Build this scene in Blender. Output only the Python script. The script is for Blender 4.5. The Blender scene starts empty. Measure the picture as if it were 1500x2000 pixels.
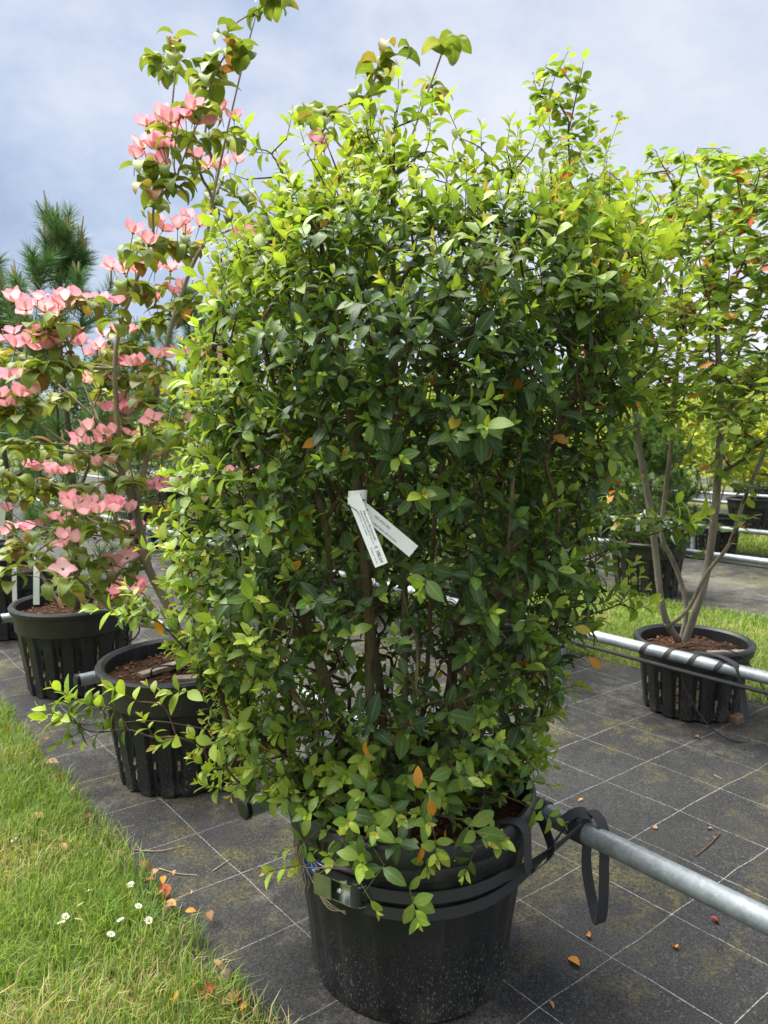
import bpy, bmesh, math, random
import numpy as np
from mathutils import Vector, Matrix

R = math.radians
random.seed(11)
rng = np.random.default_rng(11)
scene = bpy.context.scene
col = scene.collection

# ------------------------------------------------------------------ camera, sky, sun, exposure
FPX, CAMH, PITCH = 1400.0, 1.5, R(6.1)
cd = bpy.data.cameras.new('camera')
cam = bpy.data.objects.new('camera', cd); col.objects.link(cam)
cam.location = (0, 0, CAMH); cam.rotation_euler = (R(90) - PITCH, 0, 0)
cd.sensor_fit = 'VERTICAL'; cd.sensor_height = 24.0; cd.lens = 24.0 * FPX / 2000.0
cd.clip_start = 0.05; cd.clip_end = 2000
cd.dof.use_dof = True; cd.dof.focus_distance = 1.85; cd.dof.aperture_fstop = cd.lens / 4.2
scene.camera = cam

SUN_EL, SUN_AZ = R(66), R(-62)          # azimuth measured from +Y towards +X
world = bpy.data.worlds.new('World'); scene.world = world; world.use_nodes = True
nt = world.node_tree; nt.nodes.clear()
def wn(t, **k):
    n = nt.nodes.new(t)
    for a, b in k.items(): setattr(n, a, b)
    return n
sky = wn('ShaderNodeTexSky', sky_type='NISHITA', sun_disc=False)
sky.sun_elevation = SUN_EL; sky.sun_rotation = SUN_AZ
tc = wn('ShaderNodeTexCoord'); sep = wn('ShaderNodeSeparateXYZ')
nt.links.new(tc.outputs['Generated'], sep.inputs[0])
mx = wn('ShaderNodeMath', operation='MAXIMUM'); mx.inputs[1].default_value = 0.0
nt.links.new(sep.outputs['Z'], mx.inputs[0])
ad = wn('ShaderNodeMath', operation='ADD'); ad.inputs[1].default_value = 0.6
nt.links.new(mx.outputs[0], ad.inputs[0])
cmb = wn('ShaderNodeCombineXYZ')
for i, ax in enumerate('XY'):
    dv = wn('ShaderNodeMath', operation='DIVIDE')
    nt.links.new(sep.outputs[ax], dv.inputs[0]); nt.links.new(ad.outputs[0], dv.inputs[1])
    nt.links.new(dv.outputs[0], cmb.inputs[i])
mp = wn('ShaderNodeMapping'); mp.inputs['Location'].default_value = (1.74, 6.37, 5.0)
nt.links.new(cmb.outputs[0], mp.inputs[0])
n1 = wn('ShaderNodeTexNoise'); n1.inputs['Scale'].default_value = 1.25; n1.inputs['Detail'].default_value = 6; n1.inputs['Roughness'].default_value = 0.52
n1.inputs['Distortion'].default_value = 0.5
nt.links.new(mp.outputs[0], n1.inputs['Vector'])
n2 = wn('ShaderNodeTexNoise'); n2.inputs['Scale'].default_value = 3.0; n2.inputs['Detail'].default_value = 8; n2.inputs['Roughness'].default_value = 0.6
nt.links.new(mp.outputs[0], n2.inputs['Vector'])
mxn = wn('ShaderNodeMix', data_type='FLOAT'); mxn.inputs[0].default_value = 0.44
nt.links.new(n1.outputs['Fac'], mxn.inputs[2]); nt.links.new(n2.outputs['Fac'], mxn.inputs[3])
rp = wn('ShaderNodeValToRGB')
els = rp.color_ramp.elements
els[0].position = 0.31; els[0].color = (1.25, 1.6, 2.25, 1)
els[1].position = 0.66; els[1].color = (3.9, 3.9, 4.0, 1)
e = els.new(0.41); e.color = (1.85, 2.2, 2.85, 1)
e = els.new(0.48); e.color = (2.6, 2.8, 3.25, 1)
e = els.new(0.56); e.color = (3.2, 3.28, 3.5, 1)
nt.links.new(mxn.outputs[0], rp.inputs[0])
mix = wn('ShaderNodeMix', data_type='RGBA'); mix.inputs[0].default_value = 0.93
nt.links.new(sky.outputs[0], mix.inputs[6]); nt.links.new(rp.outputs[0], mix.inputs[7])
bg = wn('ShaderNodeBackground'); bg.inputs['Strength'].default_value = 0.1
nt.links.new(mix.outputs[2], bg.inputs['Color'])
out = wn('ShaderNodeOutputWorld'); nt.links.new(bg.outputs[0], out.inputs['Surface'])

sl = bpy.data.lights.new('sun', 'SUN'); sl.energy = 4.6; sl.angle = R(60); sl.color = (1.0, 0.975, 0.93)
so = bpy.data.objects.new('sun', sl); col.objects.link(so)
sd = Vector((math.sin(SUN_AZ) * math.cos(SUN_EL), math.cos(SUN_AZ) * math.cos(SUN_EL), math.sin(SUN_EL)))
so.rotation_euler = sd.to_track_quat('Z', 'Y').to_euler(); so.location = sd * 30
vs = scene.view_settings
vs.view_transform = 'Standard'; vs.look = 'None'; vs.gamma = 1.0; vs.use_curve_mapping = False
vs.exposure = 1.47
scene.cycles.max_bounces = 8; scene.cycles.transparent_max_bounces = 4

# ------------------------------------------------------------------ helpers
CT, ST = math.cos(PITCH), math.sin(PITCH)
def at(px, py, D):
    """world point seen at a photo pixel, at horizontal distance D ahead of the camera"""
    u = (px - 750) / FPX; v = (1000 - py) / FPX
    k = D / (CT + v * ST)
    return np.array([u * k, D, CAMH + (v * CT - ST) * k])
def gnd(px, py, z=0.0):
    u = (px - 750) / FPX; v = (1000 - py) / FPX
    k = (z - CAMH) / (v * CT - ST)
    return np.array([u * k, (CT + v * ST) * k, z])
def proj(P):
    P = np.atleast_2d(P); y = P[:, 1]; z = P[:, 2] - CAMH
    dep = y * CT - z * ST; up = y * ST + z * CT
    return 750 + FPX * P[:, 0] / dep, 1000 - FPX * up / dep, dep
ROW = R(40.5); AX = np.array([-math.sin(ROW), math.cos(ROW)]); BX = np.array([math.cos(ROW), math.sin(ROW)])
def ab(a, b, z=0.0):
    p = AX * a + BX * b
    return np.array([p[0], p[1], z])
def unit(v):
    v = np.asarray(v, float)
    return v / np.maximum(np.linalg.norm(v, axis=-1, keepdims=True), 1e-9)
def wob(P, f, s=0.0):
    """cheap smooth noise in about -1..1"""
    P = np.asarray(P, float)
    x, y, z = P[..., 0] * f, P[..., 1] * f, (P[..., 2] * f if P.shape[-1] > 2 else 0)
    return (np.sin(x * 1.7 + s + 1.3 * np.sin(y * 1.1 + s)) + np.sin(y * 1.9 + 2 * s + 1.2 * np.sin(z * 1.3 + x * .7)) + np.sin(z * 1.6 + 3 * s + x * .9 - y * .8)) / 3

def tag(o, label=None, cat=None, group=None, kind=None):
    if label: o['label'] = label
    if cat: o['category'] = cat
    if group: o['group'] = group
    if kind: o['kind'] = kind
    return o
def empty(name, loc=(0, 0, 0)):
    o = bpy.data.objects.new(name, None); col.objects.link(o)
    o.location = tuple(float(c) for c in loc); o.empty_display_size = 0.1
    return o
def under(o, parent):
    if parent is not None:
        o.parent = parent
        if parent.type == 'EMPTY': o.matrix_parent_inverse = Matrix.Translation(-Vector(parent.location))
    return o
def copy_tree(o, parent=None):
    c = o.copy(); col.objects.link(c); c.parent = parent
    for ch in o.children: copy_tree(ch, c)
    return c

def np_mesh(name, V, faces, C=None):
    """faces: one (n,k) array or a list of them"""
    if not isinstance(faces, list): faces = [faces]
    faces = [np.asarray(f, np.int32) for f in faces if len(f)]
    me = bpy.data.meshes.new(name)
    V = np.asarray(V, np.float32)
    me.vertices.add(len(V)); me.vertices.foreach_set('co', V.ravel())
    idx = np.concatenate([f.ravel() for f in faces])
    cnt = np.concatenate([np.full(len(f), f.shape[1], np.int32) for f in faces])
    st = np.concatenate([[0], np.cumsum(cnt)[:-1]]).astype(np.int32)
    me.loops.add(len(idx)); me.loops.foreach_set('vertex_index', idx)
    me.polygons.add(len(cnt)); me.polygons.foreach_set('loop_start', st)
    me.polygons.foreach_set('use_smooth', np.ones(len(cnt), bool))
    me.update(calc_edges=True)
    if C is not None:
        C = np.asarray(C, np.float32)
        if C.shape[1] == 3: C = np.hstack([C, np.zeros((len(C), 1), np.float32)])
        at_ = me.color_attributes.new('Col', 'FLOAT_COLOR', 'POINT')
        at_.data.foreach_set('color', C.ravel())
    return me
def add(name, me, mat=None, parent=None, **k):
    if mat is not None and not me.materials: me.materials.append(mat)
    o = bpy.data.objects.new(name, me); col.objects.link(o)
    under(o, parent); tag(o, **k)
    return o

class MB:
    """collects shapes into one mesh"""
    def __init__(s): s.v = []; s.f = []; s.m = []; s.n = 0; s.mi = 0
    def put(s, V, faces):
        V = np.asarray(V, float); s.v.append(V)
        for f in faces: s.f.append([int(i) + s.n for i in f]); s.m.append(s.mi)
        s.n += len(V)
    def box(s, c, size, M=None):
        h = np.array(size) / 2
        V = np.array([[x, y, z] for x in (-1, 1) for y in (-1, 1) for z in (-1, 1)]) * h
        if M is not None: V = V @ np.asarray(M).T
        s.put(V + np.asarray(c), [(0, 1, 3, 2), (4, 6, 7, 5), (0, 4, 5, 1), (2, 3, 7, 6), (0, 2, 6, 4), (1, 5, 7, 3)])
    def tube(s, P, r, n=8, caps=True):
        P = np.asarray(P, float); k = len(P); r = np.broadcast_to(np.asarray(r, float), (k,))
        T = unit(np.gradient(P, axis=0)) if k > 1 else None
        ref = np.array([0., 0, 1]) if abs(T[0][2]) < .9 else np.array([1., 0, 0])
        a = unit(np.cross(T[0], ref)); ring = []
        th = np.linspace(0, 2 * math.pi, n, endpoint=False)
        for i in range(k):
            a = unit(a - T[i] * np.dot(a, T[i])); b = np.cross(T[i], a)
            ring.append(P[i] + r[i] * (np.cos(th)[:, None] * a + np.sin(th)[:, None] * b))
        V = np.concatenate(ring); F = []
        for i in range(k - 1):
            for j in range(n):
                j2 = (j + 1) % n
                F.append((i * n + j, i * n + j2, (i + 1) * n + j2, (i + 1) * n + j))
        if caps: F.append(tuple(range(n))[::-1]); F.append(tuple((k - 1) * n + j for j in range(n)))
        s.put(V, F)
    def lathe(s, prof, n=32, c=(0, 0, 0), close=False):
        V = []; F = []
        for r, z in prof:
            for j in range(n):
                t = 2 * math.pi * j / n; V.append((c[0] + r * math.cos(t), c[1] + r * math.sin(t), c[2] + z))
        for i in range(len(prof) - 1):
            for j in range(n):
                j2 = (j + 1) % n; F.append((i * n + j, i * n + j2, (i + 1) * n + j2, (i + 1) * n + j))
        s.put(V, F)
    def ribbon(s, P, W, width, thick):
        """band along P; W = direction of its width at each point"""
        P = np.asarray(P, float); W = unit(np.broadcast_to(np.asarray(W, float), P.shape)); T = unit(np.gradient(P, axis=0))
        N = unit(np.cross(T, W)); h, t = width / 2, thick / 2
        V = np.stack([P + W * h + N * t, P - W * h + N * t, P - W * h - N * t, P + W * h - N * t], 1).reshape(-1, 3)
        F = []
        for i in range(len(P) - 1):
            for j in range(4):
                j2 = (j + 1) % 4; F.append((i * 4 + j, i * 4 + j2, i * 4 + 4 + j2, i * 4 + 4 + j))
        F.append((0, 1, 2, 3)); k = (len(P) - 1) * 4; F.append((k + 3, k + 2, k + 1, k))
        s.put(V, F)
    def build(s, name, mats, parent=None, smooth=35, **kw):
        me = bpy.data.meshes.new(name)
        me.from_pydata(np.concatenate(s.v).tolist(), [], s.f)
        if not isinstance(mats, (list, tuple)): mats = [mats]
        for m in mats: me.materials.append(m)
        if len(mats) > 1: me.polygons.foreach_set('material_index', np.array(s.m, np.int32))
        bm = bmesh.new(); bm.from_mesh(me); bmesh.ops.recalc_face_normals(bm, faces=bm.faces)
        if smooth:
            for f in bm.faces: f.smooth = True
            for ed in bm.edges:
                if len(ed.link_faces) == 2 and ed.calc_face_angle(0) > R(smooth): ed.smooth = False
        bm.to_mesh(me); bm.free()
        return add(name, me, None, parent, **kw)

def crom(P, sub):
    """Catmull-Rom through points"""
    P = np.asarray(P, float)
    if len(P) < 3 or sub < 2:
        t = np.linspace(0, 1, sub + 1)[:, None]
        return np.concatenate([P[i] + (P[i + 1] - P[i]) * t[:-1] for i in range(len(P) - 1)] + [P[-1:]])
    Q = np.vstack([2 * P[0] - P[1], P, 2 * P[-1] - P[-2]]); o = []
    for i in range(1, len(Q) - 2):
        for t in np.arange(sub) / sub:
            p0, p1, p2, p3 = Q[i - 1:i + 3]
            o.append(.5 * (2 * p1 + (p2 - p0) * t + (2 * p0 - 5 * p1 + 4 * p2 - p3) * t * t + (3 * p1 - p0 - 3 * p2 + p3) * t ** 3))
    o.append(P[-1]); return np.array(o)

# ------------------------------------------------------------------ materials
MATS = {}
class NT:
    def __init__(s, name):
        s.m = bpy.data.materials.new(name); s.m.use_nodes = True; s.t = s.m.node_tree; s.t.nodes.clear()
        s.out = s.n('ShaderNodeOutputMaterial')
    def n(s, typ, ins=None, **k):
        n = s.t.nodes.new(typ)
        for a, b in k.items(): setattr(n, a, b)
        for a, b in (ins or {}).items(): s.set(n.inputs[a], b)
        return n
    def set(s, sock, v):
        if isinstance(v, bpy.types.NodeSocket): s.t.links.new(v, sock)
        elif isinstance(v, (tuple, list)) and len(v) == 3 and sock.type == 'RGBA': sock.default_value = (*v, 1)
        else: sock.default_value = v
    def noise(s, scale, detail=4, rough=.5, vec=None, dist=0.0):
        d = {'Scale': scale, 'Detail': detail, 'Roughness': rough, 'Distortion': dist}
        if vec is not None: d['Vector'] = vec
        return s.n('ShaderNodeTexNoise', d).outputs['Fac']
    def ramp(s, fac, *stops):
        r = s.n('ShaderNodeValToRGB', {0: fac}); e = r.color_ramp.elements
        while len(e) > 1: e.remove(e[-1])
        for i, (p, c) in enumerate(stops):
            c = (c, c, c) if isinstance(c, (int, float)) else c
            q = e[0] if i == 0 else e.new(p)
            q.position = p; q.color = (*c, 1)
        return r.outputs[0]
    def math(s, op, a, b=0.0, c=None):
        n = s.n('ShaderNodeMath', operation=op); s.set(n.inputs[0], a); s.set(n.inputs[1], b)
        if c is not None: s.set(n.inputs[2], c)
        return n.outputs[0]
    def mix(s, f, a, b, mode='MIX'):
        n = s.n('ShaderNodeMix', data_type='RGBA', blend_type=mode); s.set(n.inputs[0], f); s.set(n.inputs[6], a); s.set(n.inputs[7], b)
        return n.outputs[2]
    def obj(s): return s.n('ShaderNodeTexCoord').outputs['Object']
    def bsdf(s, color, rough=.5, metal=0.0, bump=None, bstr=.3, bdist=.01, spec=.5):
        p = s.n('ShaderNodeBsdfPrincipled', {'Base Color': color, 'Roughness': rough, 'Metallic': metal, 'Specular IOR Level': spec})
        if bump is not None:
            b = s.n('ShaderNodeBump', {'Height': bump, 'Strength': bstr, 'Distance': bdist}); s.set(p.inputs['Normal'], b.outputs[0])
        return p.outputs[0]
    def done(s, sh): s.t.links.new(sh, s.out.inputs['Surface']); return s.m

def leaf_mat(name, rough=.4, trans=.35, spec=.5, rib=.35, tcol=(1.25, 1.2, .6)):
    t = NT(name); a = t.n('ShaderNodeAttribute', attribute_name='Col')
    nz = t.noise(18, 3, .6, t.obj())
    base = t.mix(.55, a.outputs['Color'], t.ramp(nz, (.3, .68), (.7, 1.25)), 'MULTIPLY')
    ribf = t.math('MULTIPLY', t.ramp(a.outputs['Alpha'], (.86, 0.), (.99, 1.)), rib)
    base = t.mix(ribf, base, (.42, .5, .2))
    p = t.bsdf(base, rough, spec=spec, bump=a.outputs['Alpha'], bstr=.15, bdist=.004)
    tr = t.n('ShaderNodeBsdfTranslucent', {'Color': t.mix(1.0, base, tcol, 'MULTIPLY')})
    m = t.n('ShaderNodeMixShader', {0: trans, 1: p, 2: tr.outputs[0]})
    return t.done(m.outputs[0])
M = MATS
M['leaf'] = leaf_mat('glossy_leaf', .42, .38, .38, .28)
M['soft_leaf'] = leaf_mat('soft_leaf', .5, .42, .4, .25)
M['dog_leaf'] = leaf_mat('dogwood_leaf', .5, .36, .4, .25)
M['petal'] = leaf_mat('pink_bract', .55, .45, .3, 0.0, (1.05, .95, .95))
M['needle'] = leaf_mat('needle', .45, .2, .4, 0.0)
M['grass'] = leaf_mat('grass_blade', .5, .35, .3, 0.0)
M['dry_leaf'] = leaf_mat('dry_leaf', .6, .2, .3, .3, (1.1, .9, .6))

def bark(name, c1, c2, sc=30, lichen=None):
    t = NT(name); o = t.obj()
    mp_ = t.n('ShaderNodeMapping', {'Vector': o, 'Scale': (1, 1, .25)}).outputs[0]
    f = t.noise(sc, 6, .65, mp_); c = t.ramp(f, (.32, c1), (.68, c2))
    if lichen: c = t.mix(t.ramp(t.noise(7, 4, .6, o), (.52, 0.), (.66, .6)), c, lichen)
    return t.done(t.bsdf(c, .85, bump=f, bstr=.6, bdist=.004, spec=.2))
M['bark_v'] = bark('shrub_bark', (.045, .03, .02), (.20, .145, .095), 40, (.2, .2, .12))
M['twig'] = bark('twig_bark', (.05, .032, .022), (.15, .10, .065), 60)
M['bark_d'] = bark('dogwood_bark', (.15, .12, .085), (.32, .27, .20), 25, (.24, .24, .14))
M['bark_a'] = bark('grey_bark', (.13, .11, .08), (.27, .235, .18), 25)
M['bark_p'] = bark('pine_bark', (.05, .036, .026), (.16, .12, .085), 14)

t = NT('black_pot_plastic'); o = t.obj(); z = t.n('ShaderNodeSeparateXYZ', {0: o}).outputs['Z']
sc1 = t.n('ShaderNodeMapping', {'Vector': o, 'Scale': (1, 1, .35)}).outputs[0]
grime = t.ramp(t.noise(7, 5, .6, o), (.35, (.012, .0125, .0135)), (.7, (.022, .0225, .024)))
speck = t.ramp(t.noise(210, 2, .6, t.n('ShaderNodeMapping', {'Vector': o, 'Scale': (1, 1, .55)}).outputs[0]), (.60, 0.), (.64, 1.))
low = t.n('ShaderNodeMapRange', {'Value': z, 'From Min': .0, 'From Max': .27, 'To Min': 1.0, 'To Max': .04}).outputs[0]
patch = t.ramp(t.noise(3.5, 4, .6, o), (.35, .15), (.65, 1.))
f = t.math('MULTIPLY', t.math('MULTIPLY', speck, low), patch)
c = t.mix(t.math('MULTIPLY', f, .75), grime, (.42, .39, .32))
spl = t.math('MULTIPLY', t.ramp(t.noise(75, 4, .7, t.n('ShaderNodeMapping', {'Vector': o, 'Scale': (1, 1, .4), 'Location': (3, 1, 5)}).outputs[0]), (.60, 0.), (.68, 1.)), t.math('MULTIPLY', t.math('POWER', low, 2.0), t.ramp(t.noise(5, 3, .6, o), (.4, .1), (.62, 1.))))
c = t.mix(t.math('MULTIPLY', spl, .6), c, (.30, .28, .22))
strk = t.ramp(t.noise(30, 5, .7, t.n('ShaderNodeMapping', {'Vector': o, 'Scale': (1, 1, .05)}).outputs[0]), (.55, 0.), (.75, .16)); c = t.mix(strk, c, (.16, .16, .155))
dusty = t.math('MULTIPLY', t.math('POWER', low, 3.0), t.ramp(t.noise(12, 5, .7, o), (.45, 0.), (.75, .35)))
c = t.mix(dusty, c, (.2, .185, .13))
scr = t.ramp(t.noise(26, 3, .6, sc1, 2.5), (.70, 0.), (.73, .10)); c = t.mix(scr, c, (.3, .3, .3))
M['pot'] = t.done(t.bsdf(c, t.ramp(t.noise(9, 4, .6, o), (.3, .36), (.7, .52)), bump=t.noise(60, 3, .5, o), bstr=.06, bdist=.003))

t = NT('potting_soil'); o = t.obj(); f = t.noise(55, 6, .75, o)
M['soil'] = t.done(t.bsdf(t.ramp(f, (.3, (.018, .011, .007)), (.55, (.075, .040, .024)), (.75, (.17, .10, .06))), .95, bump=f, bstr=.8, bdist=.012, spec=.1))
t = NT('bark_chip'); a = t.n('ShaderNodeObjectInfo').outputs['Random']; o = t.obj()
M['chip'] = t.done(t.bsdf(t.ramp(t.noise(30, 4, .6, o), (.35, (.05, .022, .013)), (.65, (.20, .10, .06))), .85, spec=.2))

t = NT('galvanised_steel'); o = t.obj(); v = t.n('ShaderNodeTexVoronoi', {'Vector': o, 'Scale': 110}).outputs['Color']
vv = t.n('ShaderNodeSeparateColor', {0: v}).outputs[0]
f = t.math('ADD', t.math('MULTIPLY', vv, .14), t.math('MULTIPLY', t.noise(9, 6, .7, o), .95))
c = t.ramp(f, (.35, (.24, .27, .29)), (.62, (.38, .415, .44)), (.85, (.54, .57, .59)))
c = t.mix(t.ramp(t.noise(130, 3, .6, o), (.66, 0.), (.72, .5)), c, (.12, .12, .11))
M['steel'] = t.done(t.bsdf(c, t.ramp(f, (.3, .48), (.8, .62)), .55, bump=t.noise(40, 4, .6, o), bstr=.08, bdist=.003))
t = NT('zinc_bright'); M['zinc'] = t.done(t.bsdf(t.ramp(t.noise(30, 3, .6, t.obj()), (.3, (.5, .51, .52)), (.7, (.72, .73, .74))), .22, 1.0))
t = NT('olive_zinc'); M['olive'] = t.done(t.bsdf(t.ramp(t.noise(20, 3, .6, t.obj()), (.3, (.14, .17, .085)), (.7, (.24, .28, .15))), .38, .45))
t = NT('webbing'); o = t.obj(); w = t.n('ShaderNodeTexWave', {'Vector': t.n('ShaderNodeMapping', {'Vector': o, 'Rotation': (0, R(20), R(35))}).outputs[0], 'Scale': 260, 'Distortion': .4}, wave_type='BANDS').outputs['Fac']
M['web'] = t.done(t.bsdf(t.ramp(w, (.2, (.028, .028, .030)), (.8, (.046, .046, .049))), .66, bump=w, bstr=.2, bdist=.001))
def plain(name, c, rough=.5, metal=0., var=.25, sc=20):
    t = NT(name); f = t.noise(sc, 4, .6, t.obj())
    return t.done(t.bsdf(t.mix(1.0, c, t.ramp(f, (.3, 1 - var), (.7, 1 + var * .6)), 'MULTIPLY'), rough, metal, bump=f, bstr=.1, bdist=.002))
M['blue'] = plain('blue_label', (.015, .06, .34), .4)
M['white_thread'] = plain('white_stitching', (.75, .75, .75), .7)
M['rubber'] = plain('black_hose', (.014, .014, .015), .45)
M['cap'] = plain('black_cap', (.012, .012, .013), .4)
M['paper'] = plain('white_tag_plastic', (.80, .82, .82), .45, var=.06)
M['ink'] = plain('printed_ink', (.045, .045, .05), .7, var=.05)
M['wood'] = plain('weathered_wood', (.33, .27, .19), .8, var=.45, sc=35)
M['berry'] = plain('unripe_berry', (.38, .27, .09), .45, var=.5, sc=40)
M['candle'] = plain('pine_candle', (.36, .27, .13), .8, var=.3, sc=60)
M['stone'] = plain('river_stone', (.19, .14, .09), .6, var=.4, sc=30)
M['brick'] = plain('brick_block', (.20, .12, .08), .85, var=.4, sc=30)
M['root'] = plain('dry_root', (.36, .28, .17), .85, var=.4, sc=40)
M['slot'] = plain('root_filled_slot', (.26, .19, .12), .95, var=.9, sc=60)
M['slotdark'] = plain('dark_slot', (.008, .008, .007), .9)

# woven ground cover: X = across the rows, Y = along the rows (object coordinates)
t = NT('woven_ground_fabric'); o = t.obj(); s3 = t.n('ShaderNodeSeparateXYZ', {0: o})
X, Y = s3.outputs['X'], s3.outputs['Y']
wv = t.math('MULTIPLY', t.math('SUBTRACT', t.noise(5, 2, .5, o), .5), .016)
Xa = t.math('ADD', X, wv); Ya = t.math('ADD', t.math('ADD', Y, wv), t.math('MULTIPLY', X, .07))
la = t.math('LESS_THAN', t.math('PINGPONG', t.math('SUBTRACT', Xa, 1.132 - .308 * 200), .154), .00125)
lb = t.math('LESS_THAN', t.math('PINGPONG', t.math('SUBTRACT', Ya, 1.75 + .077 - .335 * 200), .1675), .00125)
dash = t.ramp(t.noise(90, 3, .7, o), (.36, .15), (.56, 1.))
line = t.math('MULTIPLY', t.math('MAXIMUM', la, lb), dash)
line = t.math('MULTIPLY', line, t.ramp(t.noise(2.3, 4, .6, o), (.3, .35), (.55, .95)))
big = t.noise(1.3, 5, .6, o); fine = t.noise(320, 2, .7, o)
base = t.ramp(big, (.3, (.022, .0222, .0228)), (.7, (.041, .0405, .040)))
base = t.mix(.8, base, t.ramp(fine, (.3, .55), (.7, 1.5)), 'MULTIPLY')
base = t.mix(.9, base, t.ramp(t.noise(170, 3, .75, o), (.36, .35), (.64, 1.75)), 'MULTIPLY')
base = t.mix(.4, base, t.ramp(t.noise(16, 5, .65, o), (.3, .6), (.7, 1.35)), 'MULTIPLY')
dustf = t.math('MULTIPLY', t.ramp(t.noise(85, 4, .75, o), (.56, 0.), (.66, .55)), t.ramp(t.noise(2.2, 4, .6, o), (.35, .15), (.62, 1.)))
base = t.mix(dustf, base, (.155, .145, .12))
weave = t.n('ShaderNodeTexWave', {'Vector': t.n('ShaderNodeMapping', {'Vector': o, 'Rotation': (0, 0, R(45))}).outputs[0], 'Scale': 130, 'Distortion': .6, 'Detail': 1}, wave_type='BANDS').outputs['Fac']
base = t.mix(.35, base, t.ramp(weave, (.1, .5), (.9, 1.4)), 'MULTIPLY')
base = t.mix(line, base, (.40, .40, .38))
mossarea = t.ramp(t.math('ADD', t.noise(1.1, 3, .5, o), t.math('MULTIPLY', t.math('SUBTRACT', t.noise(7, 5, .65, o), .5), .9)), (.52, 0.), (.70, .8))
mossgrain = t.ramp(t.noise(75, 4, .75, o), (.42, 0.), (.62, 1.))
base = t.mix(t.math('MULTIPLY', mossarea, mossgrain), base, t.ramp(t.noise(4, 3, .6, o), (.35, (.115, .10, .038)), (.65, (.17, .15, .04))))
ofs = t.n('ShaderNodeMapping', {'Vector': o, 'Location': (7.3, 4.1, 2)}).outputs[0]
sand = t.ramp(t.math('ADD', t.noise(.9, 3, .5, ofs), t.math('MULTIPLY', t.math('SUBTRACT', t.noise(6, 6, .7, ofs), .5), .8)), (.53, 0.), (.68, .75))
base = t.mix(t.math('MULTIPLY', sand, t.ramp(t.noise(110, 3, .75, o), (.40, 0.), (.60, 1.))), base, (.20, .185, .145))
crumbs = t.ramp(t.noise(130, 2, .55, ofs), (.70, 0.), (.73, .6)); base = t.mix(crumbs, base, (.15, .13, .10))
M['fabric'] = t.done(t.bsdf(base, t.ramp(fine, (.3, .62), (.7, .85)), bump=t.math('ADD', weave, t.math('MULTIPLY', t.noise(14, 4, .5, o), 3.0)), bstr=.3, bdist=.003, spec=.22))
t = NT('turf_soil'); o = t.obj(); f = t.noise(40, 5, .7, o)
M['turf'] = t.done(t.bsdf(t.mix(t.ramp(t.noise(3, 4, .6, o), (.35, .0), (.65, .8)), t.ramp(f, (.3, (.045, .06, .018)), (.7, (.13, .15, .045))), t.ramp(f, (.3, (.09, .08, .035)), (.7, (.23, .20, .09)))), .95, bump=f, bstr=.8, bdist=.02, spec=.1))
t = NT('far_ground'); o = t.obj(); f = t.noise(.4, 5, .6, o)
M['far'] = t.done(t.bsdf(t.ramp(f, (.3, (.07, .11, .03)), (.7, (.14, .17, .06))), .95, spec=.1))

# ------------------------------------------------------------------ ground, fabric strips, lawns
g = np_mesh('ground', [(-900, -900, -.03), (900, -900, -.03), (900, 900, -.03), (-900, 900, -.03)], np.array([[0, 1, 2, 3]]))
add('ground', g, M['far'], kind='structure')
PER = 5.2
def sheet(name, b0, b1, a0, a1, mat, z, da=.25, amp=.003, rag=0.0):
    nb, na = max(2, int((b1 - b0) / da)), max(2, int((a1 - a0) / da))
    B, A = np.meshgrid(np.linspace(b0, b1, nb + 1), np.linspace(a0, a1, na + 1))
    V = np.stack([B.ravel(), A.ravel(), np.zeros(B.size)], 1)
    V[:, 2] = z + amp * wob(V, 5.0, b0)
    if rag:
        e = (np.abs(V[:, 0] - b0) < 1e-6) | (np.abs(V[:, 0] - b1) < 1e-6); V[e, 0] += rag * wob(V[e], 6.0, 1.0); V[e, 2] -= .012
    i = np.arange(nb * na); r, c = i // nb, i % nb; k = r * (nb + 1) + c
    o = add(name, np_mesh(name, V, np.stack([k, k + 1, k + nb + 2, k + nb + 1], 1)), mat, kind='structure')
    o.rotation_euler = (0, 0, ROW); return o
for k in range(5):
    sheet('ground_fabric', .70 + PER * k, 4.30 + PER * k, -6, 34, M['fabric'], .003, .09 if k == 0 else 1.0, .0045)
for k in range(-1, 4):
    sheet('lawn', 4.17 + PER * k, 6.03 + PER * k, -6, 34, M['turf'], .012, .06 if k < 0 else (.12 if k == 0 else .5), .006, .03)

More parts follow.
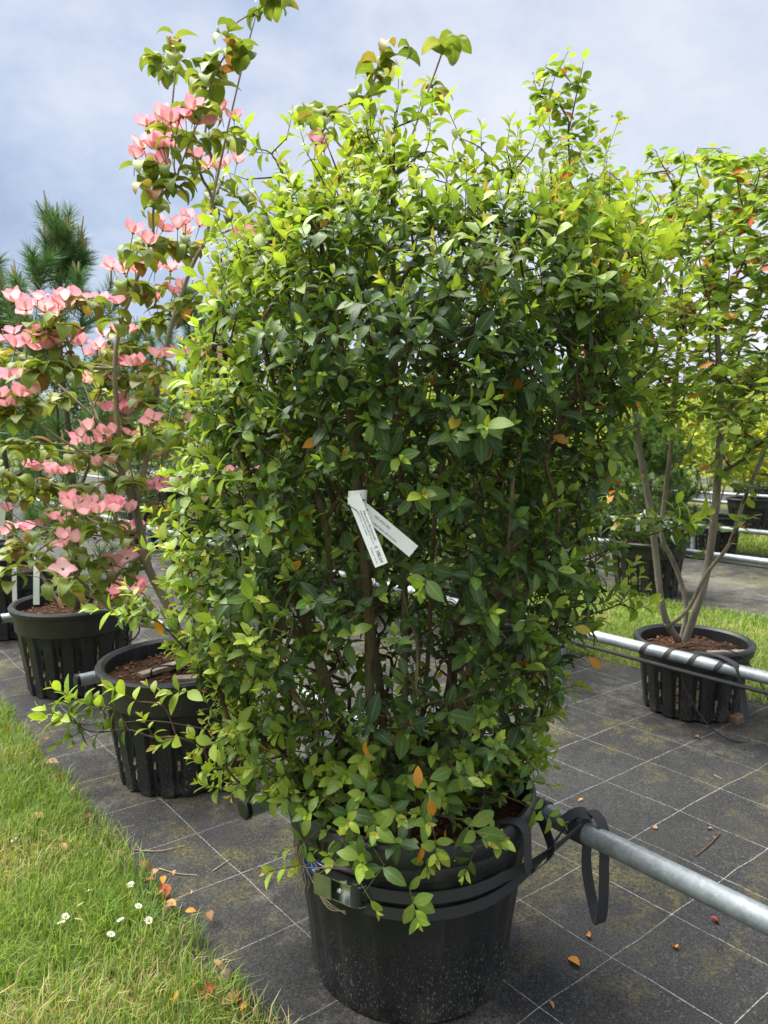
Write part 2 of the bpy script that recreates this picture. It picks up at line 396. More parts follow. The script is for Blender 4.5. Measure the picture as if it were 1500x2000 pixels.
def grass(name, b, a, hgt, wid, dry, label):
    """b, a arrays of blade roots"""
    n = len(b); P = np.stack([AX[0] * a + BX[0] * b, AX[1] * a + BX[1] * b, np.full(n, .006)], 1)
    tuft = wob(P, 9, 2.) * .5 + wob(P, 23, 4.) * .35
    dr = wob(P, 4.2, 7.) + rng.normal(0, .45, n)
    h = hgt * (1 + .45 * tuft) * rng.uniform(.5, 1.3, n)
    az = rng.uniform(0, 2 * np.pi, n) + 1.2 * wob(P, 5, 3.); lean = rng.uniform(.15, .95, n)
    d = np.stack([np.cos(az), np.sin(az), np.zeros(n)], 1); s = np.stack([-d[:, 1], d[:, 0], d[:, 2]], 1)
    up = np.array([0, 0, 1.])
    w = (wid * rng.uniform(.6, 1.3, n))[:, None]
    mid = P + d * (h * lean * .32)[:, None] + up * (h * .62)[:, None]
    tip = P + d * (h * lean * 1.0)[:, None] + up * (h * (1.0 - .25 * lean))[:, None]
    V = np.stack([P - s * w, P + s * w, mid - s * w * .8, mid + s * w * .8, tip], 1).reshape(-1, 3)
    i = np.arange(n)[:, None] * 5
    Fq = i + np.array([[0, 1, 3, 2]]); Ft = i + np.array([[2, 3, 4]])
    pal = np.array([(.10, .20, .03), (.17, .28, .04), (.26, .36, .06), (.40, .36, .13), (.52, .44, .24)])
    q = np.clip(rng.uniform(-.3, 2.6, n), 0, 2.2); q = np.where(dr > dry, rng.uniform(2.6, 4, n), q)
    lo = np.floor(q).astype(int); fr = (q - lo)[:, None]; c = pal[lo] * (1 - fr) + pal[np.minimum(lo + 1, 4)] * fr
    c = c * rng.uniform(.8, 1.2, (n, 1))
    add(name, np_mesh(name, V, [Fq, Ft], np.repeat(c, 5, 0)), M['grass'], label=label, cat='grass', kind='stuff')
n = 62000
b = .835 + .05 * np.sin(np.linspace(0, 40, n)) - rng.uniform(0, 1, n) ** 1.15 * 1.15; a = rng.uniform(.5, 4.6, n)
b += .035 * wob(np.stack([a, a, a], 1), 7, 1)
keep = (proj(np.stack([AX[0] * a + BX[0] * b, AX[1] * a + BX[1] * b, 0 * a], 1))[0] > -120)
grass('grass', b[keep], a[keep], .070, .0017, .55, 'bright green tufted grass edging the black fabric beside the large pot')
n = 16000
b2 = rng.uniform(-.5, .84, n); a2 = rng.uniform(4.4, 10, n)
grass('grass', b2, a2, .05, .003, .8, 'grass carrying on beside the potted pines')
n = 60000
b2 = 4.14 + rng.uniform(0, 1, n) * 1.95; a2 = rng.uniform(-1.5, 6, n); b2 += .05 * wob(np.stack([a2, b2, a2], 1), 3, 1)
grass('grass', b2, a2, .055, .0028, 1.05, 'strip of grass behind the pot of the berry tree')
n = 30000
b2 = rng.uniform(4.17, 6.03, n); a2 = rng.uniform(6, 22, n)
grass('grass', b2, a2, .06, .006, 1.0, 'far end of the grass strip behind the big shrub')
n = 36000
b2 = rng.uniform(9.37, 11.23, n); a2 = rng.uniform(-1, 20, n)
grass('grass', b2, a2, .06, .007, .9, 'second grass strip beyond the bushy pine')

# ------------------------------------------------------------------ leaf machinery
def leaf_tmpl(W=.42, fold=.30, droop=.5, p=.85, tipw=.9, twist=0.0, roll=0.0, petiole=.06):
    tt = np.array([0, .10, .26, .45, .64, .82, .93, 1.0]); V = []; rib = []
    y = z = 0.0; ang = droop * -.25; last = 0.0
    for i, q in enumerate(tt):
        dl = q - last; last = q
        ang += droop * dl * 1.25
        y += dl * math.cos(ang); z -= dl * math.sin(ang)
        s = max(0.0, (q - petiole) / (1 - petiole))
        w = max(.006, W / 2 * math.sin(math.pi * s ** p) ** tipw) if q < 1 else .002
        tw = twist * q; nz = np.array([0, math.sin(ang), math.cos(ang)])
        for sd_ in (-1, 0, 1):
            xx = sd_ * w; up = fold * abs(sd_) * w * (1.0 - .6 * roll)
            vx = xx * math.cos(tw); V.append(np.array([vx, y, z]) + nz * (up + xx * math.sin(tw)))
            rib.append(1.0 if sd_ == 0 else .0)
    V = np.array(V); F = []
    for i in range(len(tt) - 1):
        for j in range(2):
            k = i * 3 + j; F.append((k, k + 1, k + 4, k + 3))
    return V, np.array(F), np.array(rib)

def leaves_mesh(name, tm, P, Xv, Yv, Zv, S, tid, C):
    Vs, Fs, Cs = [], [], []; n0 = 0
    for k, (V, F, rib) in enumerate(tm):
        m = np.where(tid == k)[0]
        if not len(m): continue
        B = np.stack([Xv[m], Yv[m], Zv[m]], 1) * S[m][:, None, None]       # n,3(axis),3
        W = np.einsum('kj,nji->nki', V, B) + P[m][:, None, :]
        Vs.append(W.reshape(-1, 3)); Fs.append((F[None] + (np.arange(len(m)) * len(V))[:, None, None]).reshape(-1, 4) + n0)
        cc = np.concatenate([np.repeat(C[m][:, None, :], len(V), 1), np.broadcast_to(rib[None, :, None], (len(m), len(V), 1))], 2)
        Cs.append(cc.reshape(-1, 4)); n0 += len(m) * len(V)
    return np_mesh(name, np.concatenate(Vs), np.concatenate(Fs), np.concatenate(Cs))

class Leaves:
    def __init__(s, tm, pal): s.tm = tm; s.pal = np.array(pal); s.d = []
    def add(s, p, d, n, size, tid, pid): s.d.append((*p, *d, *n, size, tid, pid))
    def finish(s, root, mat, part='leaf', keep=300, mass='foliage', cell=22, hide=None, jit=.18):
        A = np.array(s.d); P = A[:, 0:3]; Y = unit(A[:, 3:6]); N = A[:, 6:9]
        N = unit(N - Y * (N * Y).sum(1, keepdims=True)); Xv = np.cross(Y, N)
        S = A[:, 9]; tid = A[:, 10].astype(int); pid = A[:, 11].astype(int)
        C = s.pal[pid] * rng.uniform(1 - jit, 1 + jit, (len(A), 1)) * rng.uniform(.94, 1.06, (len(A), 3))
        ok = np.ones(len(A), bool)
        if hide is not None: ok = ~hide(P + Y * S[:, None] * .5)
        single = np.zeros(len(A), bool)
        if keep:
            mid = P + Y * S[:, None] * .5; px, py, dep = proj(mid); view = unit(mid - np.array([0, 0, CAMH]))
            area = np.abs((N * view).sum(1)) * S ** 2 / dep ** 2
            inn = ok & (px > 5) & (px < 1495) & (py > 5) & (py < 1995)
            key = (px // cell).astype(int) * 1000 + (py // cell).astype(int)
            best = {}
            for i in np.where(inn)[0]:
                k = key[i]
                if k not in best or dep[i] < dep[best[k]]: best[k] = i
            cand = np.array(list(best.values())); cand = cand[np.argsort(-area[cand])][:keep]
            single[cand] = True
            cache = {}
            for i in cand:
                k = (tid[i], pid[i])
                if k not in cache:
                    V, F, rib = s.tm[k[0]]
                    me = np_mesh(part, V, F, np.hstack([np.tile(s.pal[k[1]], (len(V), 1)), rib[:, None]])); me.materials.append(mat); cache[k] = me
                o = bpy.data.objects.new(part, cache[k]); col.objects.link(o)
                m4 = Matrix.Identity(4)
                for r_ in range(3):
                    m4[r_][0], m4[r_][1], m4[r_][2], m4[r_][3] = Xv[i][r_] * S[i], Y[i][r_] * S[i], N[i][r_] * S[i], P[i][r_]
                o.matrix_basis = m4; under(o, root)
        rest = ok & ~single
        add(mass, leaves_mesh(mass, s.tm, P[rest], Xv[rest], Y[rest], N[rest], S[rest], tid[rest], C[rest]), mat, root, kind='stuff')

def bmst(seeds, paths0, pts, bf=.35, down=1.6):
    """grow a tree over pts from existing seed nodes; returns parent index per pt (into seeds+pts order of adding)"""
    nodes = [np.array(p) for p in seeds]; path = list(paths0)
    pts = np.asarray(pts); m = len(pts); SN = np.array(nodes)
    def cost(Q, node, pl):
        d = Q - node; L = np.linalg.norm(d, axis=-1); dn = np.clip(-(d[..., 2]) / np.maximum(L, 1e-6), 0, 1)
        return L * (1 + down * dn) + bf * pl, L
    bc = np.full(m, 1e9); bn = np.zeros(m, int); bl = np.zeros(m)
    for i, p in enumerate(nodes):
        c, L = cost(pts, p, path[i]); q = c < bc; bc[q] = c[q]; bn[q] = i; bl[q] = L[q]
    par = []; order = []; done = np.zeros(m, bool)
    for _ in range(m):
        j = int(np.argmin(np.where(done, 1e9, bc))); done[j] = True
        par.append(int(bn[j])); order.append(j); k = len(nodes); nodes.append(pts[j]); path.append(path[bn[j]] + bl[j])
        c, L = cost(pts, pts[j], path[k]); q = (c < bc) & ~done; bc[q] = c[q]; bn[q] = k; bl[q] = L[q]
    return np.array(nodes), par, order

def grow(stems, pts, rt, rexp=.45, bf=.35, down=1.6, sub=3, thick=.006, rmax=.03):
    """stems: list of (polyline, parent stem index or -1). returns nodes, parents, tubes"""
    nodes, par, path = [], [], []
    for P, src in stems:
        for i, p in enumerate(P):
            if i == 0:
                if src < 0: par.append(-1); path.append(0.0)
                else:
                    d = [np.linalg.norm(np.array(q) - p) for q in nodes]; k = int(np.argmin(d)); par.append(k); path.append(path[k] + d[k])
            else: par.append(len(nodes) - 1); path.append(path[-1] + float(np.linalg.norm(p - nodes[-1])))
            nodes.append(np.array(p))
    ns = len(nodes)
    N, p2, order = bmst(nodes, path, pts, bf, down)
    par = np.array(par + p2); n = len(N)
    tips = np.zeros(n); kids = [[] for _ in range(n)]
    for i in range(n):
        if par[i] >= 0: kids[par[i]].append(i)
    depth_order = []; stack = [i for i in range(n) if par[i] < 0]
    while stack: i = stack.pop(); depth_order.append(i); stack += kids[i]
    for i in reversed(depth_order): tips[i] = 1 if not kids[i] else sum(tips[k] for k in kids[i])
    rad = np.minimum(rt * tips ** rexp, rmax)
    chains = []
    stack = [(i, None) for i in range(n) if par[i] < 0]
    while stack:
        i, frm = stack.pop(); ch = [] if frm is None else [frm]
        while True:
            ch.append(i)
            if not kids[i]: break
            ks = sorted(kids[i], key=lambda q: -tips[q])
            for q in ks[1:]: stack.append((q, i))
            i = ks[0]
        chains.append(ch)
    big, small = [], MB()
    for ch in chains:
        P = crom(N[ch], sub); r = np.interp(np.linspace(0, 1, len(P)), np.linspace(0, 1, len(ch)), rad[ch])
        if ch[0] != ch[min(1, len(ch) - 1)] and par[ch[0]] >= 0 or len(ch) > 1: r[0] = min(r[0], rad[ch[1]] * 1.25) if par[ch[0]] >= 0 or ch[0] < ns else r[0]
        r[-1] *= .6
        if not kids[ch[-1]]: k_ = max(2, len(r) // 3); r[-k_:] = np.minimum(r[-k_:], np.linspace(r[-k_], rt * .6, k_))
        if rad[ch[min(1, len(ch) - 1)]] > thick: big.append((P, r))
        else: small.tube(P, r, 5, False)
    return N, par, kids, ns, rad, big, small

def stem_px(pts, D=None): return [at(p[0], p[1], p[2] if len(p) > 2 else D) for p in pts]

# ------------------------------------------------------------------ pots
def fluted_pot(name, Rt=.35, H=.52, Rb=.275, nf=18):
    root = empty(name)
    mb = MB(); nn = nf * 8; V = []; F = []
    zr = H * .70
    prof = [(Rb * .97, 0.0, 1.), (Rb + .002, .012, 1.)]
    for i in range(1, 9):
        q = i / 8; prof.append((Rb + (Rt - .022 - Rb) * q * .93, .012 + (zr - .012) * q, 1. if q < .93 else .55))
    prof += [(Rt - .018, zr + .012, 0.), (Rt - .014, H * .86, 0.), (Rt - .010, H - .042, 0.), (Rt + .006, H - .036, 0.), (Rt + .012, H - .012, 0.), (Rt + .004, H - .001, 0.), (Rt - .014, H, 0.), (Rt - .028, H - .012, 0.), (Rt - .034, H - .10, 0.)]
    for r, z, k in prof:
        for j in range(nn):
            ph = (j % 8) / 8.0
            fl = 1.0 if .0 <= ph < .55 else 0.0
            rr = r - k * .017 * (1 - fl)
            zz = z
            if z == 0.0 and fl == 0.0: zz = .03
            t_ = 2 * math.pi * j / nn; V.append((rr * math.cos(t_), rr * math.sin(t_), zz))
    for i in range(len(prof) - 1):
        for j in range(nn):
            j2 = (j + 1) % nn; F.append((i * nn + j, i * nn + j2, (i + 1) * nn + j2, (i + 1) * nn + j))
    mb.put(V, F)
    mb.put([((Rb - .03) * math.cos(2 * math.pi * j / 24), (Rb - .03) * math.sin(2 * math.pi * j / 24), .031) for j in range(24)], [tuple(range(24))])
    mb.build('body', M['pot'], root, 28)
    # vented slots down each groove, roots and moss showing
    sl_ = MB(); rr_ = random.Random(3)
    for j in range(nf):
        th = 2 * math.pi * (j + .775) / nf
        for q in range(4):
            zc = .06 + (zr - .10) * (q + .4) / 4 + rr_.uniform(-.008, .008); fr = zc / zr
            r = Rb + (Rt - .022 - Rb) * fr * .93 - .0135
            c, s_ = math.cos(th), math.sin(th)
            rot = np.array([[c, -s_, 0], [s_, c, 0], [0, 0, 1]])
            sl_.mi = 0 if rr_.random() < .5 else 1
            sl_.box((r * c, r * s_, zc), (.007, .012 * rr_.uniform(.6, 1.1), .05 * rr_.uniform(.5, 1.1)), rot)
    sl_.build('vent_slots', [M['slot'], M['slotdark']], root, 0, kind='stuff')
    soil(root, Rt - .032, H - .07)
    return root
def soil(root, r, z, mat=None):
    n = 40; V = [(0, 0, z + .012)]; F = []
    for i in range(1, 7):
        for j in range(n):
            t_ = 2 * math.pi * j / n; q = r * i / 6; p = np.array([q * math.cos(t_), q * math.sin(t_), 0])
            V.append((p[0], p[1], z + .012 * (1 - i / 6) + .008 * float(wob(p, 22, r))))
    for j in range(n): F.append((0, 1 + j, 1 + (j + 1) % n))
    for i in range(5):
        for j in range(n): F.append((1 + i * n + j, 1 + (i + 1) * n + j, 1 + (i + 1) * n + (j + 1) % n, 1 + i * n + (j + 1) % n))
    m = MB(); m.put(V, F); m.build('soil', M['soil'], root, 80)
    ch = MB(); rr_ = random.Random(int(r * 1000))
    for k in range(260):
        q = r * math.sqrt(rr_.random()) * .96; t_ = rr_.uniform(0, 6.28)
        e = Matrix.Rotation(rr_.uniform(0, 6.28), 3, 'Z') @ Matrix.Rotation(rr_.uniform(-.6, .6), 3, 'X')
        ch.box((q * math.cos(t_), q * math.sin(t_), z + .014), (rr_.uniform(.008, .026), rr_.uniform(.005, .012), rr_.uniform(.002, .006)), np.array(e))
    ch.build('bark_chips', M['chip'], root, 0, kind='stuff')

C1 = ab(1.44, 1.33); C2 = ab(2.94, 1.33); C3 = ab(4.40, 1.33); C4 = ab(5.94, 1.33)
# the big smooth pot in front
bp = empty('plant_pot')
mb = MB(); nn = 144; prof = [(.276, 0), (.284, .010), (.286, .05), (.296, .15), (.311, .26), (.326, .37), (.333, .415), (.336, .425), (.343, .432), (.344, .455), (.342, .462), (.350, .468), (.354, .490), (.352, .512), (.344, .521), (.334, .520), (.327, .508), (.320, .40), (.318, .36)]
V, F = [], []
for i, (r, z) in enumerate(prof):
    for j in range(nn):
        k = .006 if .03 < z < .42 and i < 8 else 0
        t_ = 2 * math.pi * j / nn; ph = (j % 6)
        rr = r - (k if ph in (0,) else 0) - (.55 * k if ph in (1, 5) else 0)
        zz = z
        if i == 0 and (j // 12) % 3 == 0: zz = .018
        V.append((rr * math.cos(t_), rr * math.sin(t_), zz))
for i in range(len(prof) - 1):
    for j in range(nn):
        j2 = (j + 1) % nn; F.append((i * nn + j, i * nn + j2, (i + 1) * nn + j2, (i + 1) * nn + j))
mb.put(V, F); mb.put([(.255 * math.cos(2 * math.pi * j / 24), .255 * math.sin(2 * math.pi * j / 24), .019) for j in range(24)], [tuple(range(24))])
mb.build('body', M['pot'], bp, 50); soil(bp, .318, .452)
bp.location = C1; bp.rotation_euler = (0, 0, .06)
tag(bp, 'large smooth black plastic pot with dirt splashes holding the big green shrub', 'pot')

POTG = 'ribbed black pots standing in the rows'
pot0 = fluted_pot('plant_pot'); pot0.location = C2; pot0.rotation_euler = (0, 0, .1)
tag(pot0, 'ribbed black pot holding the trunk of the pink dogwood', 'pot', POTG)
def pot(loc, label, scale=1.0, rz=0.0, src=None, cat='pot'):
    o = copy_tree(src or pot0); o.location = loc; o.rotation_euler = (0, 0, rz); o.scale = (scale,) * 3
    return tag(o, label, cat, POTG)
pot(C3, 'ribbed black pot with white tags hanging over it, holding a pine trunk', 1.0, .33)
pot(C4, 'ribbed black pot mostly hidden behind the pine pot with white tags', 1.0, .7)
potR = fluted_pot('plant_pot', .30, .395, .245, 16)
CR = ab(1.82, 3.79); potR.location = CR; potR.rotation_euler = (0, 0, .2)
tag(potR, 'low ribbed black pot on the fabric edge holding the bare stems of the berry tree', 'pot', POTG)
CM = at(1264, 1100, 6.75); CM[2] = 0.0
pot(CM, 'ribbed black pot beyond the grass holding the bushy pine', 1.0, .4)

# ------------------------------------------------------------------ rails
def rail(name, b, a0, a1, z, crosses, posts, label, rad=.03, hose=None):
    root = empty(name, ab(a0, b, 0)); m = MB()
    L = np.array([ab(a, b, z) for a in np.linspace(a0, a1, 12)]); m.tube(L, rad, 20); m.build('pipe', M['steel'], root)
    for (a, b0, b1) in crosses:
        d = unit(ab(0, 1)); e0, e1 = ab(a, b0, z - .005), ab(a, b1, z - .005)
        m = MB(); m.tube(np.array([e0, (e0 + e1) / 2, e1]), rad * .95, 20); cb = m.build('crossbar', M['steel'], root)
        for e_, sg in ((e0, -1), (e1, 1)):
            if abs(b - (b0 if sg < 0 else b1)) < .05: continue
            m = MB(); c = e_ + d * sg * .001
            m.tube(np.array([c - d * sg * .004, c + d * sg * .009, c + d * sg * .013]), [rad * 1.06, rad * 1.06, rad * .9], 20); m.build('end_cap', M['cap'], cb)
        m = MB(); cc = ab(a, b, z); m.tube(np.array([cc - unit(ab(1, 0)) * .045, cc + unit(ab(1, 0)) * .045]), rad * 1.22, 20); m.build('clamp', M['steel'], root)
    for (a, bb) in posts:
        m = MB(); m.tube(np.array([ab(a, bb, -.05), ab(a, bb, z / 2), ab(a, bb, z - rad * .5)]), rad * .9, 16); m.build('post', M['steel'], root)
    tag(root, label, 'rail', 'galvanised support rails')
    return root
ZR = .39
rail('support_rail', 1.67, -.6, 7.6, ZR, [(1.44 + .385, 1.015, 1.67), (2.94 + .385, 1.0, 1.67), (4.40 + .385, 1.0, 1.67), (5.94 + .385, 1.0, 1.67)], [(2.25, 1.67), (5.2, 1.67)],
     'galvanised pipe rail running behind the large smooth pot and the pink dogwood pot')
rail('support_rail', 3.42, -.6, 14, ZR, [(3.72, 3.42, 4.0)], [(2.42, 3.42), (5.4, 3.42), (8.4, 3.42)],
     'galvanised pipe rail passing in front of the berry tree pot, black hose below it')
rail('support_rail', 6.62, -.5, 22, ZR, [(3.9, 6.3, 6.62)], [(1.9, 6.62), (5, 6.62), (9, 6.62)], 'galvanised pipe rail behind the grass strip, meeting the bushy pine pot')
rail('support_rail', 8.62, -.5, 22, ZR, [], [(2.2, 8.62), (4.2, 8.62), (7, 8.62)], 'galvanised pipe rail in front of the yellow green maples')
rail('support_rail', 12.0, 0, 26, ZR, [], [(3, 12.0), (6, 12.0), (9, 12.)], 'far galvanised pipe rail beyond the second grass strip')
rail('support_rail', 13.8, 0, 26, ZR, [], [(3, 13.8), (6, 13.8), (9, 13.8)], 'farthest galvanised pipe rail among the distant pots')
def hose(name, P, r, label, sub=6):
    m = MB(); m.tube(crom(P, sub), r, 8); return m.build(name, M['rubber'], None, label=label, cat='hose')
hose('drip_hose', [ab(a, 3.385, ZR - .055 + .004 * math.sin(a * 3)) for a in np.linspace(-.6, 9, 30)], .011, 'black irrigation hose clipped under the rail before the berry tree pot', 2)
hose('drip_hose', [ab(a, 6.585, ZR - .045) for a in np.linspace(-.4, 9, 30)], .010, 'black irrigation hose under the rail of the bushy pine', 2)
hose('drip_hose', [CR + np.array(p) for p in [(-.10, -.02, .34), (-.02, -.20, .41), (.09, -.32, .40), (.17, -.36, .30), (.24, -.40, .12), (.22, -.47, .012), (.02, -.47, .010), (-.10, -.42, .08), (-.19, -.36, .24), (-.21, -.35, .32)]], .0035, 'thin black drip tube looping over the rim of the berry tree pot')
hose('drip_hose', [C2 + np.array(p) for p in [(.05, -.02, .46), (-.03, -.06, .50), (-.10, -.10, .50), (-.10, -.10, .44)]], .004, 'small black drip tube arched over the soil of the dogwood pot', 5)
hose('drip_hose', [at(*p) for p in [(238, 1200, 4.35), (243, 1240, 4.2), (250, 1252, 4.15), (262, 1247, 4.15), (272, 1232, 4.15), (270, 1218, 4.15)]], .005, 'short black hose end hanging below the rail between two pots')

# ------------------------------------------------------------------ strap with ratchet on the big pot
rs = empty('ratchet_strap', C1)
def ring_pt(ph, z, off=.004):
    r = .28 + (.335 - .28) * z / .42 + off
    return np.array([C1[0] + r * math.cos(R(ph)), C1[1] + r * math.sin(R(ph)), z])
up = np.array([0, 0, 1.])
knot = ab(1.10, 1.67, ZR); wrap2 = ab(1.235, 1.67, ZR)
for off, zz, dz, end in ((.004, .399, 0, knot), (.009, .352, -.028, knot + ab(.05, 0))):
    rel = end[:2] - C1[:2]; phe = math.degrees(math.atan2(rel[1], rel[0]) - math.acos(.337 / np.hypot(*rel)))
    P = [ring_pt(ph, zz + .012 * math.sin(R(ph + 150)) * -1) for ph in np.linspace(-112, phe, 26)]
    for p in P: p[:2] += (p[:2] - C1[:2]) * (off * 1.2)
    q0 = P[-1]; q1 = end + np.array([-.012, -.034, .030 + dz])
    for s_ in (.2, .4, .6, .8, 1.0): P.append(q0 * (1 - s_) + q1 * s_ + up * (-.018 * math.sin(math.pi * s_)))
    P = np.array(P); n_ = len(P)
    Wd = np.array([up * (1 - k) + unit(np.array([.2, -.5, .9])) * k for k in np.clip((np.arange(n_) - 25) / 5, 0, 1)])
    m = MB(); m.ribbon(P, Wd, .031, .0035); m.build('webbing', M['web'], rs, 40)
# back run round the pot
m = MB(); P = np.array([ring_pt(ph, .38, .004) for ph in np.linspace(-138, -330, 40)]); m.ribbon(P, up, .036, .0025); m.build('webbing', M['web'], rs, 40)
# strap over the rim to the rail
P = crom([C1 + np.array(p) for p in [(.20, -.20, .50), (.255, -.225, .524), (.285, -.235, .50), (.29, -.24, .42), (.30, -.235, .385)]], 5)
m = MB(); m.ribbon(P, unit(np.array([.6, .7, .0])), .036, .0025); m.build('webbing', M['web'], rs, 40)
P = crom([C1 + np.array((.30, -.235, .385)), C1 + np.array((.37, -.16, .40)), wrap2 + np.array([-.02, -.04, .028]), wrap2 + np.array([.0, .0, .036])], 5)
m = MB(); m.ribbon(P, unit(np.array([.4, -.5, .75])), .034, .0025); m.build('webbing', M['web'], rs, 40)
ad_ = unit(ab(1, 0)); bd_ = unit(ab(0, 1))
for c_, w_ in ((knot, .042), (wrap2, .045)):
    P = np.array([c_ + .0335 * (math.cos(t_) * bd_ + math.sin(t_) * up) for t_ in np.linspace(0, 2 * math.pi, 26)])
    m = MB(); m.ribbon(P, ad_, w_, .003); m.build('webbing', M['web'], rs, 40)
# knot and hanging loop
kc = knot + up * .046 - bd_ * .004
m = MB(); P = crom([kc + np.array(p) for p in [(-.05, -.01, -.012), (-.02, -.012, .012), (.012, -.004, .014), (.03, .012, -.004), (.01, .02, -.014), (-.018, .006, -.008), (-.012, -.014, .010), (.02, -.016, .006)]], 5)
m.ribbon(P, up * .6 + ad_ * .8, .026, .004); m.build('knot', M['web'], rs, 40)
P = crom([kc + np.array([.0, .0, .006]), kc + np.array([.035, -.005, .012]), kc + np.array([.055, -.04, -.02]), kc + np.array([.056, -.052, -.12]), kc + np.array([.058, -.05, -.25]), kc + np.array([.054, -.03, -.305]), kc + np.array([.044, .004, -.26]), kc + np.array([.028, .018, -.16]), kc + np.array([.034, .03, -.06])], 6)
m = MB(); m.ribbon(P, unit(np.array([1, .45, 0])), .034, .0022); m.build('hanging_loop', M['web'], rs, 40)
# ratchet buckle, built on a frame tangent to the pot
ph = -121; bc = ring_pt(ph, .392, .012); rad_ = np.array([math.cos(R(ph)), math.sin(R(ph)), 0]); tan_ = np.array([-rad_[1], rad_[0], 0]); FR = np.stack([tan_, rad_, up], 1)
def bf(x, y, z): return bc + tan_ * x + rad_ * y + up * z
bk = MB(); bk.box(bf(-.02, .002, 0), (.085, .003, .05), FR); buckle = bk.build('buckle', M['zinc'], rs, 30)
for sz in (-1, 1):
    m = MB(); prof2 = [(-.065, -.004), (-.065, .022), (.035, .026), (.062, .018), (.070, .004), (.06, -.006)]
    V = [bf(x, y, sz * .026 + k * .0012) for k in (-1, 1) for x, y in prof2]; n_ = len(prof2)
    m.put(V, [tuple(range(n_)), tuple(range(n_, 2 * n_))[::-1]] + [(i, (i + 1) % n_, n_ + (i + 1) % n_, n_ + i) for i in range(n_)]); m.build('side_plate', M['zinc'], buckle, 30)
m = MB(); m.box(bf(-.044, .026, 0), (.05, .003, .056), FR); m.box(bf(-.069, .021, 0), (.003, .012, .056), FR); m.build('handle', M['olive'], buckle, 30)
m = MB(); m.tube(np.array([bf(.045, .012, -.028), bf(.045, .012, 0), bf(.045, .012, .028)]), .014, 14); m.build('spool', M['web'], buckle)
m = MB(); m.tube(np.array([bf(.0, .02, 0) + tan_ * .012 * (i / 40) + up * .006 * math.sin(i * 1.2) + rad_ * .006 * math.cos(i * 1.2) for i in range(41)]), .0011, 5); m.build('spring', M['zinc'], buckle)
m = MB(); m.tube(np.array([bf(.012, .014, .026), bf(.012, .014, .032)]), .011, 14); m.tube(np.array([bf(.045, .012, .026), bf(.045, .012, .033)]), .009, 14); m.build('rivet', M['zinc'], buckle)
m = MB(); P = np.array([ring_pt(p_, .405 + .001 * (p_ + 131), .006) for p_ in np.linspace(-147, -130, 7)]); m.ribbon(P, up, .045, .002); lab = m.build('sewn_label', M['blue'], rs, 40)
m = MB(); P = np.array([ring_pt(p_, .401, .0062) for p_ in np.linspace(-135, -128, 4)]); m.ribbon(P, up, .036, .003); m.build('webbing', M['web'], rs, 40)
m = MB()
for (p0, z0, p1, z1) in ((-140, .386, -131, .42), (-140, .42, -131, .386), (-140, .386, -140, .42), (-131, .386, -131, .42), (-140, .42, -131, .42), (-140, .386, -131, .386)):
    m.tube(np.array([ring_pt(p0, z0, .0095), ring_pt((p0 + p1) / 2, (z0 + z1) / 2, .0095), ring_pt(p1, z1, .0095)]), .0012, 4)
m.build('stitching', M['white_thread'], lab, 0)
m = MB(); m.ribbon(crom([ring_pt(-147, .40, .008), ring_pt(-149, .37, .012), ring_pt(-149, .33, .010)], 4), unit(np.array([.5, -.5, .2])), .02, .002); m.build('sewn_label', M['blue'], rs, 40)
tag(rs, 'black webbing strap with steel ratchet tying the large pot to the rail', 'strap')
# dry roots hanging by the ratchet
dr = MB(); rr_ = random.Random(5)
for k in range(26):
    p0 = ring_pt(-150 + rr_.uniform(-3, 3), .46 - rr_.uniform(0, .06), .016); L = [p0]
    for s_ in range(4): L.append(L[-1] + np.array([rr_.uniform(-.008, .012), rr_.uniform(-.01, .004), -rr_.uniform(.012, .035)]))
    dr.tube(crom(L, 3), .0009, 4, False)
for k in range(3):
    L = [ring_pt(-148, .40, .014), ring_pt(-140, .36, .015), ring_pt(-131, .325 - .01 * k, .014), ring_pt(-121, .31 + .005 * k, .012)]; dr.tube(crom(L, 4), .0016, 4, False)
dr.build('dry_roots', M['root'], None, 0, label='pale dry weed roots dangling beside the ratchet buckle', cat='roots', kind='thing')

# strap on the berry tree pot
r2 = empty('tie_strap', CR)
rp0 = 1.62
for k in range(4):
    c_ = ab(1.46 + .13 * k, 3.42, ZR)
    P = np.array([c_ + .0325 * (math.cos(t_) * bd_ + math.sin(t_) * up) + ad_ * (.09 * t_ / 6.28) for t_ in np.linspace(-.6, 6.28 - .6, 24)])
    m = MB(); m.ribbon(P, unit(ad_ + .0 * up), .024, .0025); m.build('webbing', M['web'], r2, 40)
c_ = ab(1.44, 3.40, ZR + .03)
m = MB(); P = crom([c_ + np.array(p) for p in [(-.1, .2, .0), (-.05, .1, .02), (0, 0, .012), (.02, -.035, -.03), (.045, -.04, -.16), (.06, -.05, -.27)]], 6); m.ribbon(P, unit(np.array([1, .4, 0])), .035, .002); m.build('webbing', M['web'], r2, 40)
m = MB(); P = np.array([CR + np.array([(.30) * math.cos(t_), .30 * math.sin(t_), .355]) for t_ in np.linspace(0, 2 * math.pi, 40)]); m.ribbon(P, up, .03, .002); m.build('webbing', M['web'], r2, 40)
tag(r2, 'black strap wound round the rail with a loose end by the berry tree pot', 'strap')

